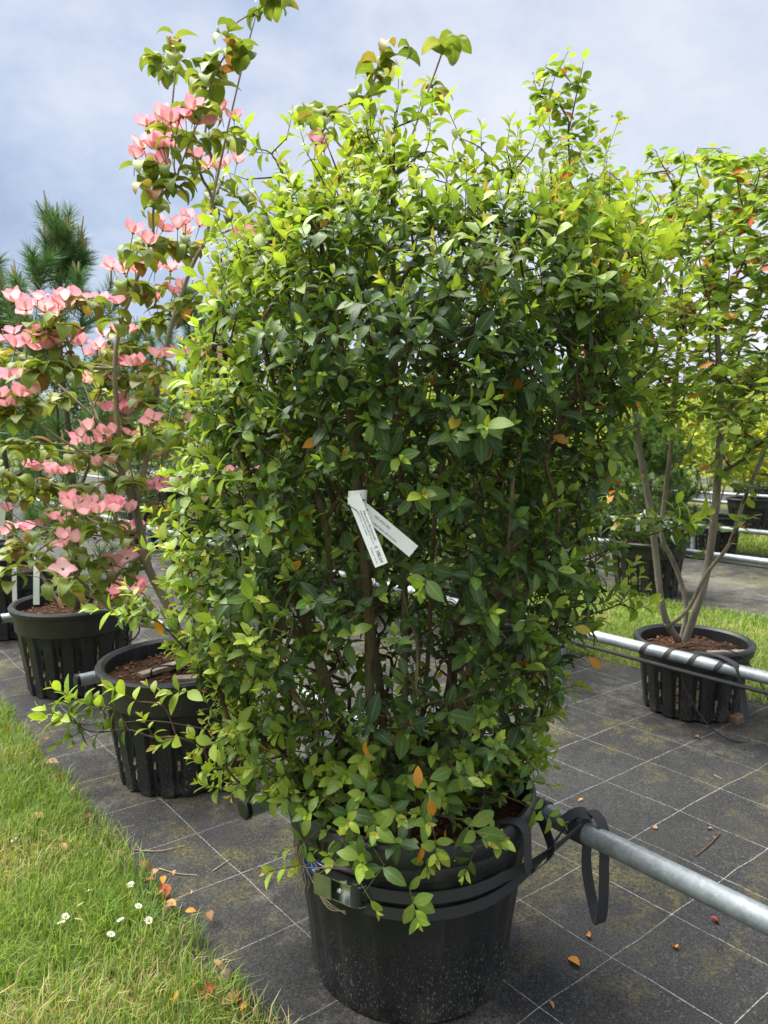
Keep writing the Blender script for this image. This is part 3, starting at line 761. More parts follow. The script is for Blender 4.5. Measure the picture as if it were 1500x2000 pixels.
# ------------------------------------------------------------------ the big shrub
SB = np.array([C1[0], C1[1], .45]); vs_root = empty('viburnum_shrub', SB)
OUT = [(285, 700, 860), (330, 560, 1100), (372, 515, 1180), (410, 475, 1245), (465, 415, 1310), (550, 405, 1305), (650, 355, 1285), (750, 350, 1260), (850, 355, 1235), (950, 335, 1195), (1050, 315, 1190), (1150, 305, 1175), (1250, 350, 1135), (1350, 400, 1090), (1450, 420, 1060), (1540, 470, 1050), (1600, 570, 1020)]
OY, OL, OR = map(np.array, zip(*OUT))
D0 = 2.02
def crown_pts(n, inner):
    o = []
    while len(o) < n:
        py = rng.uniform(205, 1600); l, r = np.interp(py, OY, OL), np.interp(py, OY, OR)
        if rng.random() > (r - l) / 1000: continue
        c, h = (l + r) / 2, (r - l) / 2 * .96
        u = rng.uniform(-1, 1); v = rng.uniform(-1, 1); rr = math.hypot(u, v)
        if rr > 1 or rr < inner: continue
        if v < -.25 and 600 < c + u * h < 900 and 830 < py < 1380 and rng.random() < .5: continue
        hm = h * D0 / FPX
        p = at(c + u * h, py, D0); dd = v * min(.62, hm * .82) * (.82 if py > 1350 else 1)
        zr_ = p[2] - CAMH
        if zr_ > 0: zr_ *= 1 - .30 * abs(v) ** 1.5                # domed top
        p = np.array([p[0] * (1 - .10 * abs(v)), D0 + dd, CAMH + zr_ - .03])
        if p[2] < .52: continue
        o.append((*p, rr))
    return np.array(o)
CP = np.vstack([crown_pts(2700, .40), crown_pts(750, .8)])
stems = [([(735, 1555, 1.96), (722, 1340, 1.90), (721, 1200, 1.86), (704, 1000, 1.84), (690, 860, 1.88), (660, 650, 1.95), (625, 450, 2.0)], -1),
         ([(800, 1545, 2.02), (835, 1300, 2.06), (850, 1000, 2.06), (900, 750, 2.06), (960, 500, 2.05), (1000, 340, 2.05)], -1),
         ([(722, 1100, 1.85), (765, 960, 1.83), (830, 865, 1.82), (838, 780, 1.85), (865, 600, 1.9), (880, 440, 1.95)], 0),
         ([(850, 1550, 1.95), (950, 1220, 1.9), (1060, 900, 1.9), (1180, 660, 1.95), (1270, 490, 2.0)], -1),
         ([(700, 1548, 1.98), (610, 1250, 1.95), (510, 1000, 1.95), (440, 770, 2.0), (440, 560, 2.0)], -1),
         ([(760, 1530, 2.10), (720, 1200, 2.2), (610, 850, 2.32), (570, 500, 2.32)], -1),
         ([(850, 1530, 2.10), (910, 1150, 2.3), (1020, 800, 2.35), (1120, 460, 2.3)], -1),
         ([(790, 1540, 1.98), (790, 1100, 2.08), (775, 800, 2.08), (768, 500, 2.0), (770, 250, 1.98)], -1),
         ([(640, 1230, 1.90), (645, 1130, 1.80), (635, 1020, 1.74), (600, 900, 1.70)], 4),
         ([(730, 1440, 1.92), (600, 1470, 1.84), (480, 1440, 1.78), (380, 1420, 1.76), (300, 1408, 1.75), (225, 1412, 1.74), (160, 1415, 1.73)], 0),
         ([(610, 1290, 1.93), (480, 1290, 1.85), (380, 1250, 1.83), (290, 1205, 1.82)], 4),
         ([(1000, 1100, 1.9), (1120, 1100, 1.9), (1220, 1060, 1.92), (1300, 1035, 1.93)], 3),
         ([(960, 1200, 1.92), (1100, 1210, 1.95), (1210, 1180, 1.98)], 3),
         ([(1100, 830, 1.9), (1240, 740, 1.92), (1330, 660, 1.95)], 3)]
ST_ = [(stem_px(p), s) for p, s in stems]
low = [(640, 1695, 1.555), (700, 1660, 1.56), (665, 1640, 1.6), (735, 1600, 1.58), (800, 1735, 1.545), (785, 1650, 1.58), (850, 1640, 1.58), (930, 1655, 1.60), (900, 1600, 1.62), (960, 1640, 1.62), (575, 1555, 1.74), (600, 1640, 1.66), (585, 1690, 1.61), (720, 1540, 1.62), (840, 1540, 1.63), (640, 1560, 1.68), (1040, 1580, 1.78), (1010, 1520, 1.75), (680, 1590, 1.6), (760, 1570, 1.56), (880, 1500, 1.58), (960, 1480, 1.6), (930, 1520, 1.62),
       (1000, 1560, 1.78), (820, 1600, 1.58), (690, 1700, 1.55), (610, 1590, 1.66), (750, 1690, 1.55), (560, 1510, 1.72), (520, 1490, 1.74), (440, 1500, 1.78), (470, 1530, 1.78)] + [(x, y, 1.60 + .0022 * abs(x - 790) * .35 + .0006 * (1650 - y)) for x, y in ((620, 1540), (650, 1610), (700, 1500), (750, 1520), (800, 1500), (780, 1590), (840, 1590), (870, 1560), (900, 1540), (940, 1580), (690, 1560), (720, 1640), (640, 1660), (830, 1680), (880, 1650), (610, 1500), (560, 1470), (980, 1500), (760, 1460), (830, 1460), (660, 1470), (910, 1620), (800, 1640), (665, 1690), (620, 1680))]
lowp = np.array([at(*q) for q in low])
lead = np.array([at(*q) for q in [(775, 215, 1.98), (760, 300, 1.98), (815, 230, 2.0), (820, 300, 2.0), (560, 270, 2.0), (530, 300, 2.0), (555, 345, 2.0), (990, 290, 2.03), (1080, 320, 2.02), (1180, 330, 2.0), (250, 1195, 1.82), (275, 1215, 1.82), (310, 1215, 1.83), (145, 1405, 1.73), (185, 1380, 1.74), (200, 1430, 1.74), (250, 1425, 1.75), (270, 1370, 1.75), (320, 1380, 1.75), (345, 1440, 1.75), (300, 1440, 1.75), (370, 1350, 1.76), (1320, 1030, 1.93), (1285, 1030, 1.93), (1240, 1050, 1.93), (1240, 1190, 1.98), (1200, 1160, 1.97), (1340, 640, 1.95), (1310, 680, 1.95), (1330, 590, 2.0), (440, 1440, 1.78), (410, 1500, 1.79), (430, 1540, 1.80), (470, 1470, 1.77), (395, 1460, 1.78), (230, 1385, 1.74), (165, 1425, 1.73), (205, 1395, 1.74), (640, 285, 2.0), (700, 270, 2.0), (900, 270, 2.0), (940, 290, 2.0), (1040, 290, 2.0), (1130, 300, 2.0), (600, 300, 1.9), (500, 290, 2.0), (480, 350, 2.0), (1230, 380, 2.0)]])
pts = np.vstack([CP[:, :3], lowp, lead])
N_, par, kids, ns, rad, big, small = grow(ST_, pts, .0017, .43, .30, 1.2, 3, .0062, .019)
for P, r in big:
    m = MB(); m.tube(P, r, 9, False); m.build('stem', M['bark_v'], vs_root, 80)
small.build('twigs', M['twig'], vs_root, 80, kind='stuff')
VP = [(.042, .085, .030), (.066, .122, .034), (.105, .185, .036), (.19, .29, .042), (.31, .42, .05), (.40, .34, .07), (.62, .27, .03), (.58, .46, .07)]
LT = [leaf_tmpl(W, fo, dr_, .9, .85, tw) for W, fo, dr_, tw in ((.46, .25, .35, .1), (.50, .18, .6, -.15), (.44, .32, .8, .0), (.44, .3, 1.05, .15), (.36, .5, .3, 0))]
LV = Leaves(LT, VP)
cen = np.array([C1[0], D0])
SHOOTS = []
def shoot(p, d, L, npair, vig_light, sz, top):
    d = unit(d); SHOOTS.append((p, p + d * L)); a = unit(np.cross(d, rng.normal(size=3))); b_ = np.cross(d, a)
    droopv = np.array([0, 0, -1.])
    for k in range(npair):
        tq = (k + 1) / npair; q = p + d * L * (k + .25) / npair
        th = k * math.pi / 2 + rng.normal(0, .25)
        for sgn in (1, -1):
            if rng.random() < .07: continue
            r_ = (math.cos(th) * a + math.sin(th) * b_) * sgn
            al = R(78 - 42 * tq ** 2 + rng.normal(0, 10))
            ld = d * math.cos(al) + r_ * math.sin(al); ld = unit(ld + droopv * .15 * (1 - tq) + rng.normal(0, .08, 3))
            nn_ = d * math.sin(al) - r_ * math.cos(al); nn_ = unit(nn_ + np.array([0, 0, .75]) + rng.normal(0, .15, 3))
            age_light = vig_light + .55 * (tq - .75) + rng.normal(0, .12)
            pid = 0 if age_light < .12 else 1 if age_light < .32 else 2 if age_light < .52 else 3 if age_light < .76 else 4
            s_ = sz * float(np.clip(rng.normal(1.0, .2), .55, 1.5)) * (1.0 if tq < .8 else .8)
            ti = int(rng.integers(0, 3)) if not top else int(rng.choice([1, 2, 3, 3]))
            LV.add(q, ld, nn_, s_, ti, pid)
    # terminal pair and bud
    e_ = p + d * L
    for sgn in (1, -1):
        th = npair * math.pi / 2; r_ = (math.cos(th) * a + math.sin(th) * b_) * sgn
        LV.add(e_, unit(d * .92 + r_ * .4), unit(d * .4 - r_ * .9), sz * rng.uniform(.4, .62), 4, 5 if vig_light > .5 and rng.random() < .55 else (4 if vig_light > .35 else 2))
n_nodes = len(N_)
PXs, PYs, DPs = proj(N_)
for i in range(n_nodes):
    if i < ns and i + 1 < ns and par[i + 1] == i: continue        # only the ends of the main stems carry a shoot
    p = N_[i]; hz = p[:2] - cen; l, r = np.interp(PYs[i], OY, OL), np.interp(PYs[i], OY, OR)
    hw = max(.1, (r - l) / 2 * D0 / FPX); rr = np.hypot(hz[0] - ((l + r) / 2 - 750) / FPX * D0 + cen[0] * 0, hz[1] * 1.15) / hw
    outv = np.array([hz[0], hz[1], 0.0]); outv = unit(outv) if np.linalg.norm(outv) > .02 else np.zeros(3)
    ed = unit(p - N_[par[i]]); tip = not kids[i]
    topz = np.clip((p[2] - 1.7) / .65, 0, 1); isl = i
    lowq = p[2] < .75
    d = unit(ed * .55 + outv * (.55 - .35 * topz) + np.array([0, 0, .35 + .8 * topz - (.25 if lowq else 0)]) + rng.normal(0, .28, 3))
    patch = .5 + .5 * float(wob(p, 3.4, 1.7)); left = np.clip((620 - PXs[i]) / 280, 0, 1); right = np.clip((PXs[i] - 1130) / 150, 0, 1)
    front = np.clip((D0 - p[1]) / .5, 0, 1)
    vig_light = .17 + .78 * topz + .30 * left * np.clip(rr, 0, 1) + .34 * right + .20 * patch + rng.normal(0, .16) + (.28 if lowq else 0) - .12 * (1 - min(1, rr)) + .20 * (1 - front * max(0., 1 - abs(PXs[i] - 800) / 420))  # shoot vigour plus painted light: paler top and sides, darker front centre
    if tip or i < ns:
        if i < ns: shoot(p, unit(d + rng.normal(0, .4, 3)), .10, 5, vig_light, .05, topz > .45)
        shoot(p, d, rng.uniform(.05, .11), int(rng.integers(3, 6)), vig_light, rng.uniform(.042, .056), topz > .45)
    elif rr > .42:
        shoot(p, unit(d + rng.normal(0, .5, 3)), rng.uniform(.03, .08), int(rng.integers(2, 4)), vig_light - .08, rng.uniform(.040, .052), topz > .6)
# the young green axes that carry the leaves
S0 = np.array([a_ for a_, b_ in SHOOTS]); S1 = np.array([b_ for a_, b_ in SHOOTS]); ax_ = unit(S1 - S0)
u1 = unit(np.cross(ax_, np.array([.31, .52, .79]))); u2 = np.cross(ax_, u1); nS = len(S0)
VS = np.stack([c_ + r_ * (math.cos(t_) * u1 + math.sin(t_) * u2) for c_, r_ in ((S0 - ax_ * .006, .0015), (S1, .0008)) for t_ in (0, 2.094, 4.189)], 1).reshape(-1, 3)
kS = np.arange(nS)[:, None] * 6; FS = np.concatenate([kS + np.array([[j, (j + 1) % 3, 3 + (j + 1) % 3, 3 + j]]) for j in range(3)])
add('shoots', np_mesh('shoots', VS, FS, np.repeat(np.array([(.16, .17, .05), (.13, .09, .05)])[rng.integers(0, 2, nS)], 6, 0)), M['soft_leaf'], vs_root, kind='stuff')
# scattered dying leaves
for k in range(70):
    i = rng.integers(ns, n_nodes); LV.add(N_[i] + rng.normal(0, .02, 3), rng.normal(0, 1, 3) + np.array([0, -.4, -.6]), rng.normal(0, 1, 3), .05, int(rng.integers(0, 4)), 6 if rng.random() < .75 else 7)
for px_, py_, D_, dv, pid in ((838, 1558, 1.53, (.25, 0, -1), 6), (815, 1540, 1.54, (.05, .1, 1), 6), (590, 875, 1.6, (.6, 0, .35), 6), (1120, 1225, 1.72, (.8, 0, -.2), 7), (1150, 1282, 1.74, (.5, 0, -.5), 6), (625, 445, 1.75, (.5, 0, .8), 6), (1075, 850, 1.66, (.9, 0, -.3), 6)):
    LV.add(at(px_, py_, D_), np.array(dv), np.array([.1, -1, .3]), .05, 0, pid)
TAGD = 1.55
def hide_tag(Q):
    px, py, dep = proj(Q)
    def seg(x0, y0, x1, y1, w):
        dx, dy = x1 - x0, y1 - y0; t_ = np.clip(((px - x0) * dx + (py - y0) * dy) / (dx * dx + dy * dy), 0, 1)
        return np.hypot(px - x0 - t_ * dx, py - y0 - t_ * dy) < w
    a_ = (seg(690, 965, 742, 1100, 42) | seg(700, 985, 805, 1070, 36)) & (Q[:, 1] < TAGD + .10)
    b_ = seg(722, 1255, 722, 1340, 30) & (Q[:, 1] < 1.9)
    c_ = seg(612, 1712, 715, 1745, 30) & (Q[:, 1] < 1.75)
    e_ = seg(930, 1560, 1005, 1590, 30) & (Q[:, 1] < 1.8)
    return a_ | b_ | c_ | e_ | (Q[:, 2] < .3)
LV.finish(vs_root, M['leaf'], keep=300, hide=hide_tag)
tag(vs_root, 'big dense green leafy shrub with many stems growing from the large smooth pot', 'shrub')

# ------------------------------------------------------------------ white tags
def text(s, size, M4, root, name='lettering'):
    cu = bpy.data.curves.new(name, 'FONT'); cu.body = s; cu.size = size; cu.align_x = 'LEFT'; cu.align_y = 'CENTER'; cu.materials.append(M['ink'])
    tmp = bpy.data.objects.new(name, cu); me = bpy.data.meshes.new_from_object(tmp); bpy.data.objects.remove(tmp)
    o = bpy.data.objects.new(name, me); col.objects.link(o); o.matrix_basis = M4; under(o, root)
    if not me.materials: me.materials.append(M['ink'])
    return o
def strip(root, P, W, width, name='strip'):
    m = MB(); m.ribbon(np.array(P), W, width, .0007); return m.build(name, M['paper'], root, 60)
vt = empty('plant_label', at(700, 975, TAGD))
def frame_text(p0, p1, nrm, s, size, along, across, flip=False):
    x = unit(p1 - p0); nrm = unit(nrm - x * np.dot(nrm, x)); y = np.cross(nrm, x)
    if flip: x, y = -x, -y
    o_ = p0 + unit(p1 - p0) * along + np.cross(nrm, unit(p1 - p0)) * across + nrm * .0012
    m4 = Matrix.Identity(4)
    for r_ in range(3): m4[r_][0], m4[r_][1], m4[r_][2], m4[r_][3] = x[r_], y[r_], nrm[r_], o_[r_]
    text(s, size, m4, vt)
tocam = np.array([0, -1., .15])
A0, A1 = at(690, 968, TAGD), at(745, 1104, TAGD - .03)
xa = unit(A1 - A0); wa = unit(np.cross(tocam, xa))
strip(vt, [A0 + (A1 - A0) * q for q in np.linspace(0, 1, 8)], wa, .029)
B0, B1 = at(706, 992, TAGD + .012), at(808, 1077, TAGD + .006)
wb = unit(np.cross(tocam, B1 - B0)); strip(vt, [B0 + (B1 - B0) * q for q in np.linspace(0, 1, 8)], wb, .031)
wl = at(730, 975, TAGD) - at(680, 975, TAGD)
strip(vt, crom([at(680, 972, TAGD + .02), at(690, 972, TAGD + .004), at(712, 970, TAGD + .008), at(716, 972, TAGD + .03), at(706, 972, TAGD + .07)], 4), unit(np.array([.06, 0, 1.])), .030, 'loop')
m = MB()
for q in ((699, 967), (708, 977)): m.box(at(q[0], q[1], TAGD + .0035), (.012, .0016, .003), None)
m.build('slit', M['ink'], vt, 0)
nA = np.cross(xa, np.cross(tocam, xa)) * 1.0
for s_, sz, al, ac in (('Viburnum Burkwoodii', .0078, .038, .0085), ('Sneeuwbal Burkwoodii Struikvorm', .0056, .036, .002), ('150/175 cm - Pot. solitair', .0056, .034, -.0040), ('€ 388,04', .0105, .119, .003), ('Geldig tot 1 juli 26', .0048, .119, -.0070)):
    frame_text(A0, A1, tocam, s_, sz, al, ac)
for s_, sz, al, ac in (('NO-0023-0R0', .0074, .034, .005), ('u kunt deze niet scannen', .0066, .040, -.008)):
    frame_text(B0, B1, tocam, s_, sz, al, ac)
tag(vt, 'white printed price tag with two strips tied inside the big shrub', 'label')

def loose_tag(pts, wdir, width, label):
    r_ = empty('plant_label', pts[0]); strip(r_, crom(pts, 4), wdir, width); 
    lp = np.array([pts[0] + np.array([.012 * math.cos(t_), .012 * math.sin(t_), .004 * t_]) for t_ in np.linspace(0, 6, 14)]); strip(r_, lp, up, .018, 'loop')
    return tag(r_, label, 'label')
loose_tag([at(238, 945, 3.02), at(236, 960, 3.01), at(231, 980, 3.0)], np.array([1, .2, .1]), .028, 'white tag looped round the dogwood trunk at its fork')
loose_tag([at(72, 1095, 3.9), at(71, 1135, 3.88), at(71, 1181, 3.88)], np.array([1, .2, 0]), .032, 'long white tag hanging over the rim of the pine pot')
loose_tag([at(28, 1112, 4.2), at(28, 1140, 4.2), at(29, 1177, 4.2)], np.array([1, .2, 0]), .026, 'shorter white tag hanging beside the long one at the pine pot')
loose_tag([at(4, 985, 3.0), at(3, 1003, 3.0), at(0, 1028, 3.0)], np.array([1, .4, 0]), .03, 'white tag on a low dogwood branch above the pine pot')
loose_tag([at(1262, 1006, 3.75), at(1280, 1008, 3.73), at(1300, 1028, 3.72), at(1322, 1060, 3.72)], np.array([.5, -.3, .8]), .026, 'white tag strip draped down from the berry tree stem')
loose_tag([at(1262, 1004, 3.76), at(1250, 1004, 3.75), at(1246, 1020, 3.74), at(1246, 1038, 3.74)], np.array([.7, -.6, .3]), .022, 'short curled white tag end on the berry tree stem')

# ------------------------------------------------------------------ pink dogwood
dg = empty('dogwood_tree', np.array([C2[0], C2[1], .45]))
DGF = [(310, 240, 4), (375, 240, 4), (345, 232, 3), (450, 230, 2), (300, 305, 4), (340, 300, 3), (435, 325, 4), (330, 440, 4), (270, 462, 2), (370, 440, 3), (245, 525, 3), (280, 527, 2), (320, 525, 3), (350, 560, 2), (230, 595, 2), (295, 590, 2), (75, 600, 4), (120, 590, 4), (100, 612, 4), (10, 655, 3), (50, 678, 2), (80, 680, 2), (105, 660, 3), (140, 668, 3), (178, 682, 3), (225, 645, 3), (0, 740, 3), (40, 780, 4), (15, 788, 2), (195, 745, 4), (250, 705, 3), (280, 710, 2), (330, 700, 3), (240, 800, 4), (180, 855, 4), (215, 840, 4), (150, 858, 2), (60, 910, 3), (120, 920, 4), (150, 918, 2), (215, 910, 2), (240, 785, 2), (0, 990, 2), (40, 1030, 4), (130, 980, 2), (165, 980, 4), (190, 995, 4), (230, 995, 3), (110, 1020, 4), (150, 1040, 2), (140, 1062, 2), (130, 1105, 1), (210, 1100, 2), (235, 1085, 2), (240, 1140, 2), (275, 1130, 2), (310, 950, 4), (340, 950, 3), (470, 930, 3), (440, 940, 3), (395, 930, 2), (440, 585, 2), (458, 580, 2), (520, 490, 2), (480, 465, 2), (625, 290, 2), (590, 515, 1), (540, 680, 1), (260, 1030, 2), (300, 820, 1), (420, 700, 2), (380, 830, 2)]
DGL = [(320, 130), (345, 112), (335, 150), (300, 120), (340, 78), (410, 170), (400, 150), (445, 66), (470, 100), (440, 112), (430, 130), (395, 135), (525, 10), (545, 4), (360, 215), (400, 215), (340, 270), (310, 262), (400, 270), (450, 275), (285, 330), (330, 370), (345, 350), (390, 340), (430, 370), (470, 390), (410, 400), (300, 410), (300, 370), (340, 490), (300, 480), (265, 490), (370, 480), (250, 560), (290, 630), (240, 640), (270, 560), (370, 590), (330, 610), (90, 710), (140, 720), (200, 730), (250, 745), (180, 590), (270, 680), (350, 750), (310, 720), (50, 870), (80, 880), (30, 940), (90, 950), (70, 970), (170, 950), (150, 890), (100, 1000), (220, 890), (190, 1100), (70, 1090), (30, 1070), (110, 1130), (170, 1140), (140, 1150), (210, 1160), (245, 1170), (30, 800), (60, 790), (210, 770), (330, 830), (290, 780), (350, 1000), (310, 1000), (440, 420), (440, 520), (480, 440), (120, 640), (60, 720), (10, 700), (110, 780), (10, 870), (0, 920), (260, 940), (200, 1040), (80, 1050), (20, 1120), (260, 870),
       (620, 225), (605, 215), (640, 228), (730, 150), (715, 190), (740, 128), (700, 272), (715, 282), (775, 108), (840, 170), (850, 185), (865, 92), (885, 80)]
def dd(px, py): return 3.10 + .30 * math.sin(px * .021 + py * .013) + .10 * math.sin(py * .05) + (.12 if px > 420 else 0)
FP = np.array([at(x, y + 26, dd(x, y) - .05) for x, y, n_ in DGF]); LP = np.array([at(x, y - 4, dd(x, y)) for x, y in DGL])
dst = [([(352, 1305, 3.10), (350, 1240, 3.10), (325, 1180, 3.08), (290, 1110, 3.06), (275, 1040, 3.05), (262, 985, 3.05), (240, 930, 3.05), (232, 850, 3.05), (224, 720, 3.06), (236, 630, 3.08), (255, 580, 3.08), (290, 480, 3.1), (322, 350, 3.1), (338, 185, 3.1)], -1),
       ([(266, 990, 3.05), (285, 900, 3.07), (300, 800, 3.1), (320, 700, 3.12), (340, 620, 3.12), (375, 520, 3.14), (400, 470, 3.15), (415, 390, 3.15), (445, 250, 3.15), (478, 110, 3.15), (500, 30, 3.15)], 0),
       ([(310, 760, 3.1), (460, 580, 3.22), (600, 430, 3.3), (685, 310, 3.3), (718, 215, 3.3), (735, 145, 3.3)], 1),
       ([(460, 580, 3.22), (640, 490, 3.32), (780, 310, 3.32), (835, 180, 3.3), (866, 95, 3.3)], 2),
       ([(350, 1235, 3.1), (300, 1225, 3.0), (245, 1213, 2.95), (190, 1170, 2.9), (145, 1125, 2.88)], 0),
       ([(240, 930, 3.05), (135, 868, 3.0), (60, 818, 2.95), (0, 778, 2.9)], 0),
       ([(234, 860, 3.05), (130, 765, 3.1), (40, 692, 3.12), (5, 655, 3.12)], 0),
       ([(226, 900, 3.05), (185, 800, 3.2), (150, 720, 3.25)], 0),
       ([(275, 1050, 3.05), (180, 1045, 3.0), (90, 1030, 2.95), (20, 1000, 2.95)], 0),
       ([(365, 1250, 3.12), (400, 1180, 3.2), (440, 1000, 3.3), (470, 930, 3.3)], 0)]
Nd, pd, kd, nsd, rd, big, small = grow([(stem_px(p), s) for p, s in dst], np.vstack([FP, LP]), .0030, .42, .30, .8, 3, .0085, .027)
for P, r in big:
    m = MB(); m.tube(P, r, 10, False); m.build('branch', M['bark_d'], dg, 80)
small.build('twigs', M['bark_d'], dg, 80, kind='stuff')
DPAL = [(.14, .20, .03), (.19, .26, .04), (.25, .31, .06), (.27, .22, .05), (.30, .14, .05), (.30, .34, .11)]
DT = [leaf_tmpl(W, fo, dr_, .72, .8, tw) for W, fo, dr_, tw in ((.58, .25, 1.5, .1), (.62, .3, 2.1, -.2), (.55, .4, 2.6, .2), (.6, .2, 1.0, 0))]
LD = Leaves(DT, DPAL)
def leaf_cluster(p, n_, sz, lift=.25):
    a0 = rng.uniform(0, 6.28)
    for k in range(n_):
        az = a0 + k * 2.4 + rng.normal(0, .3); d = np.array([math.cos(az), math.sin(az), lift + rng.uniform(-.15, .35)])
        u_ = rng.random(); pid = 0 if u_ < .28 else 1 if u_ < .62 else 2 if u_ < .78 else 5 if u_ < .88 else 3 if u_ < .96 else 4
        LD.add(p + rng.normal(0, .012, 3) - np.array([0, 0, .012 * (k // 2)]), d, np.array([0, 0, 1.]) + rng.normal(0, .15, 3), sz * rng.uniform(.8, 1.15), int(rng.integers(0, 4)), pid)
for p in LP: leaf_cluster(p, 5 if p[2] > 2.35 else 7, .105)
for p in FP: leaf_cluster(p - np.array([0, 0, .015]), 3 if p[2] > 2.35 else 5, .095, .0)
for k in range(60):
    i = rng.integers(nsd, len(Nd)); j = pd[i]; q = rng.uniform(.3, .9); leaf_cluster(Nd[i] * q + Nd[j] * (1 - q), 2, .08)
LD.finish(dg, M['dog_leaf'], keep=300, cell=26)
# flowers: four pointed bracts cupped upwards round a small green head, on a stalk
def flower_mesh(cup, col_, seed):
    r_ = random.Random(seed); V, F, C = [], [], []
    for k in range(4):
        az = k * math.pi / 2 + r_.uniform(-.12, .12); rows = []
        ang = cup + r_.uniform(-.12, .12); y = z = 0.0; tt = [0, .2, .45, .7, .88, 1.0]; last = 0
        base = len(V)
        for q in tt:
            dl = q - last; last = q; ang_ = ang * (.35 + .9 * q) - (.5 if q > .85 else 0)
            y += dl * math.cos(ang_); z += dl * math.sin(ang_)
            w = .40 * math.sin(math.pi * min(1, q ** .8 * .96 + .04)) ** .85 if q < 1 else .004
            for sd_ in (-1, 0, 1):
                x = sd_ * w; zz = z + .28 * abs(sd_) * w
                V.append((x * math.cos(az) - y * math.sin(az), x * math.sin(az) + y * math.cos(az), zz + .25))
                g_ = max(0, 1 - q * 1.7); c = np.array(col_) * np.array([1, .86 + .22 * (1 - abs(sd_)) - .16 * q, .88 + .18 * (1 - abs(sd_)) - .10 * q]); c = c * (1 - g_ * .7) + np.array([.80, .66, .52]) * g_ * .7
                C.append((*c, 0))
        for i in range(len(tt) - 1):
            for j in range(2): b0 = base + i * 3 + j; F.append((b0, b0 + 1, b0 + 4, b0 + 3))
    me = MB(); me.tube(np.array([(0, 0, -.75), (0, .02, -.3), (0, 0, .24)]), [.022, .025, .03], 5)
    me.tube(np.array([(0, 0, .22), (0, 0, .28), (0, 0, .34), (0, 0, .36)]), [.05, .10, .08, .02], 7)
    n0 = len(V); mv = np.concatenate(me.v); V += [tuple(q) for q in mv]; C += [(.2, .24, .06, 0)] * len(mv)
    F3 = [[i + n0 for i in f] for f in me.f if len(f) == 4]
    m_ = np_mesh('flower', np.array(V), np.array(F + F3), np.array(C)); m_.materials.append(M['petal']); return m_
PK = [(.86, .42, .51), (.88, .50, .57), (.87, .57, .60), (.83, .33, .44)]
FM = [flower_mesh(c_, PK[k % 4], k) for k, c_ in enumerate((1.1, .95, 1.25, .75, .5, .3))]
def flowers(pts_n, root, meshes, sz, jit=.045):
    for p, n_, f_ in pts_n:
        for k in range(n_):
            o = bpy.data.objects.new('flower', meshes[int(rng.integers(0, 4)) if f_ else int(rng.integers(3, 6))]); col.objects.link(o)
            q = p + np.array([(k - (n_ - 1) / 2) * jit + rng.normal(0, .008), rng.normal(0, .03), rng.uniform(.015, .05)])
            o.location = q; s_ = sz * rng.uniform(.85, 1.15); o.scale = (s_,) * 3
            o.rotation_euler = (rng.normal(.12, .25) + (0 if f_ else .7), rng.normal(0, .22), rng.uniform(0, 6.28)); under(o, root)
flowers([(p, n_, y < 1080 and not (n_ == 1)) for p, (x, y, n_) in zip(FP, DGF)], dg, FM, .062)
tag(dg, 'tall pink flowering dogwood with drooping leaves rising from a ribbed pot', 'tree')

# ------------------------------------------------------------------ berry tree (multi-stem) at the rail
bt = empty('serviceberry_tree', np.array([CR[0], CR[1], .34]))
bst = [([(1326, 1252, 3.83), (1302, 1215, 3.80), (1290, 1165, 3.78), (1281, 1085, 3.78), (1272, 1010, 3.8), (1258, 930, 3.8), (1245, 850, 3.8), (1230, 700, 3.8), (1200, 520, 3.8), (1170, 380, 3.8)], -1),
       ([(1330, 1250, 3.88), (1340, 1200, 3.9), (1334, 1150, 3.92), (1312, 1090, 3.92), (1292, 1045, 3.9), (1300, 960, 3.9), (1310, 880, 3.9), (1316, 800, 3.9), (1330, 650, 3.95), (1330, 480, 3.95), (1320, 380, 3.95)], -1),
       ([(1338, 1252, 3.80), (1360, 1190, 3.78), (1373, 1150, 3.78), (1385, 1090, 3.78), (1395, 1010, 3.78), (1402, 930, 3.78), (1408, 800, 3.78), (1400, 640, 3.8), (1392, 480, 3.8), (1390, 400, 3.8)], -1),
       ([(1306, 1222, 3.79), (1345, 1188, 3.76), (1380, 1120, 3.72), (1425, 1062, 3.7), (1450, 985, 3.7), (1475, 925, 3.7), (1495, 870, 3.7), (1530, 700, 3.75), (1520, 480, 3.8)], 0),
       ([(1296, 1000, 3.9), (1330, 900, 3.95), (1362, 830, 3.98), (1400, 700, 4.0)], 1),
       ([(1275, 1030, 3.79), (1245, 985, 3.75), (1200, 955, 3.72)], 0),
       ([(1235, 740, 3.8), (1170, 640, 3.8), (1120, 420, 3.85), (1110, 260, 3.85), (1140, 120, 3.85)], 0),
       ([(1130, 460, 3.85), (1080, 300, 3.85), (1075, 180, 3.85), (1110, 100, 3.85)], 6)]
o_ = []
while len(o_) < 1050:
    x, y = rng.uniform(1020, 1620), rng.uniform(100, 1000)
    u_ = rng.random()
    if y < 290: ok = abs(x - (1115 + 30 * math.sin(y * .03))) < 40 + (y - 90) * .28 and u_ < .22
    elif y < 380: ok = x > 1060 and u_ < (.3 if x < 1330 else .75)
    elif y < 820: ok = x > 1090 + .12 * (y - 380) and u_ < .78
    else: ok = x > 1370 + .2 * (y - 820) - (90 if y < 850 else 0) and y < 930 and u_ < .35
    if not ok: continue
    D = 3.85 + rng.normal(0, .33) * (1 if y > 300 else .3); o_.append(at(x, y, min(4.6, max(3.05, D))))
for q in ((1210, 1010, 3.72), (1190, 975, 3.72), (1200, 1030, 3.72), (1205, 960, 3.72), (1480, 1000, 3.6), (1450, 1020, 3.6), (1460, 960, 3.6)): o_.append(at(*q))
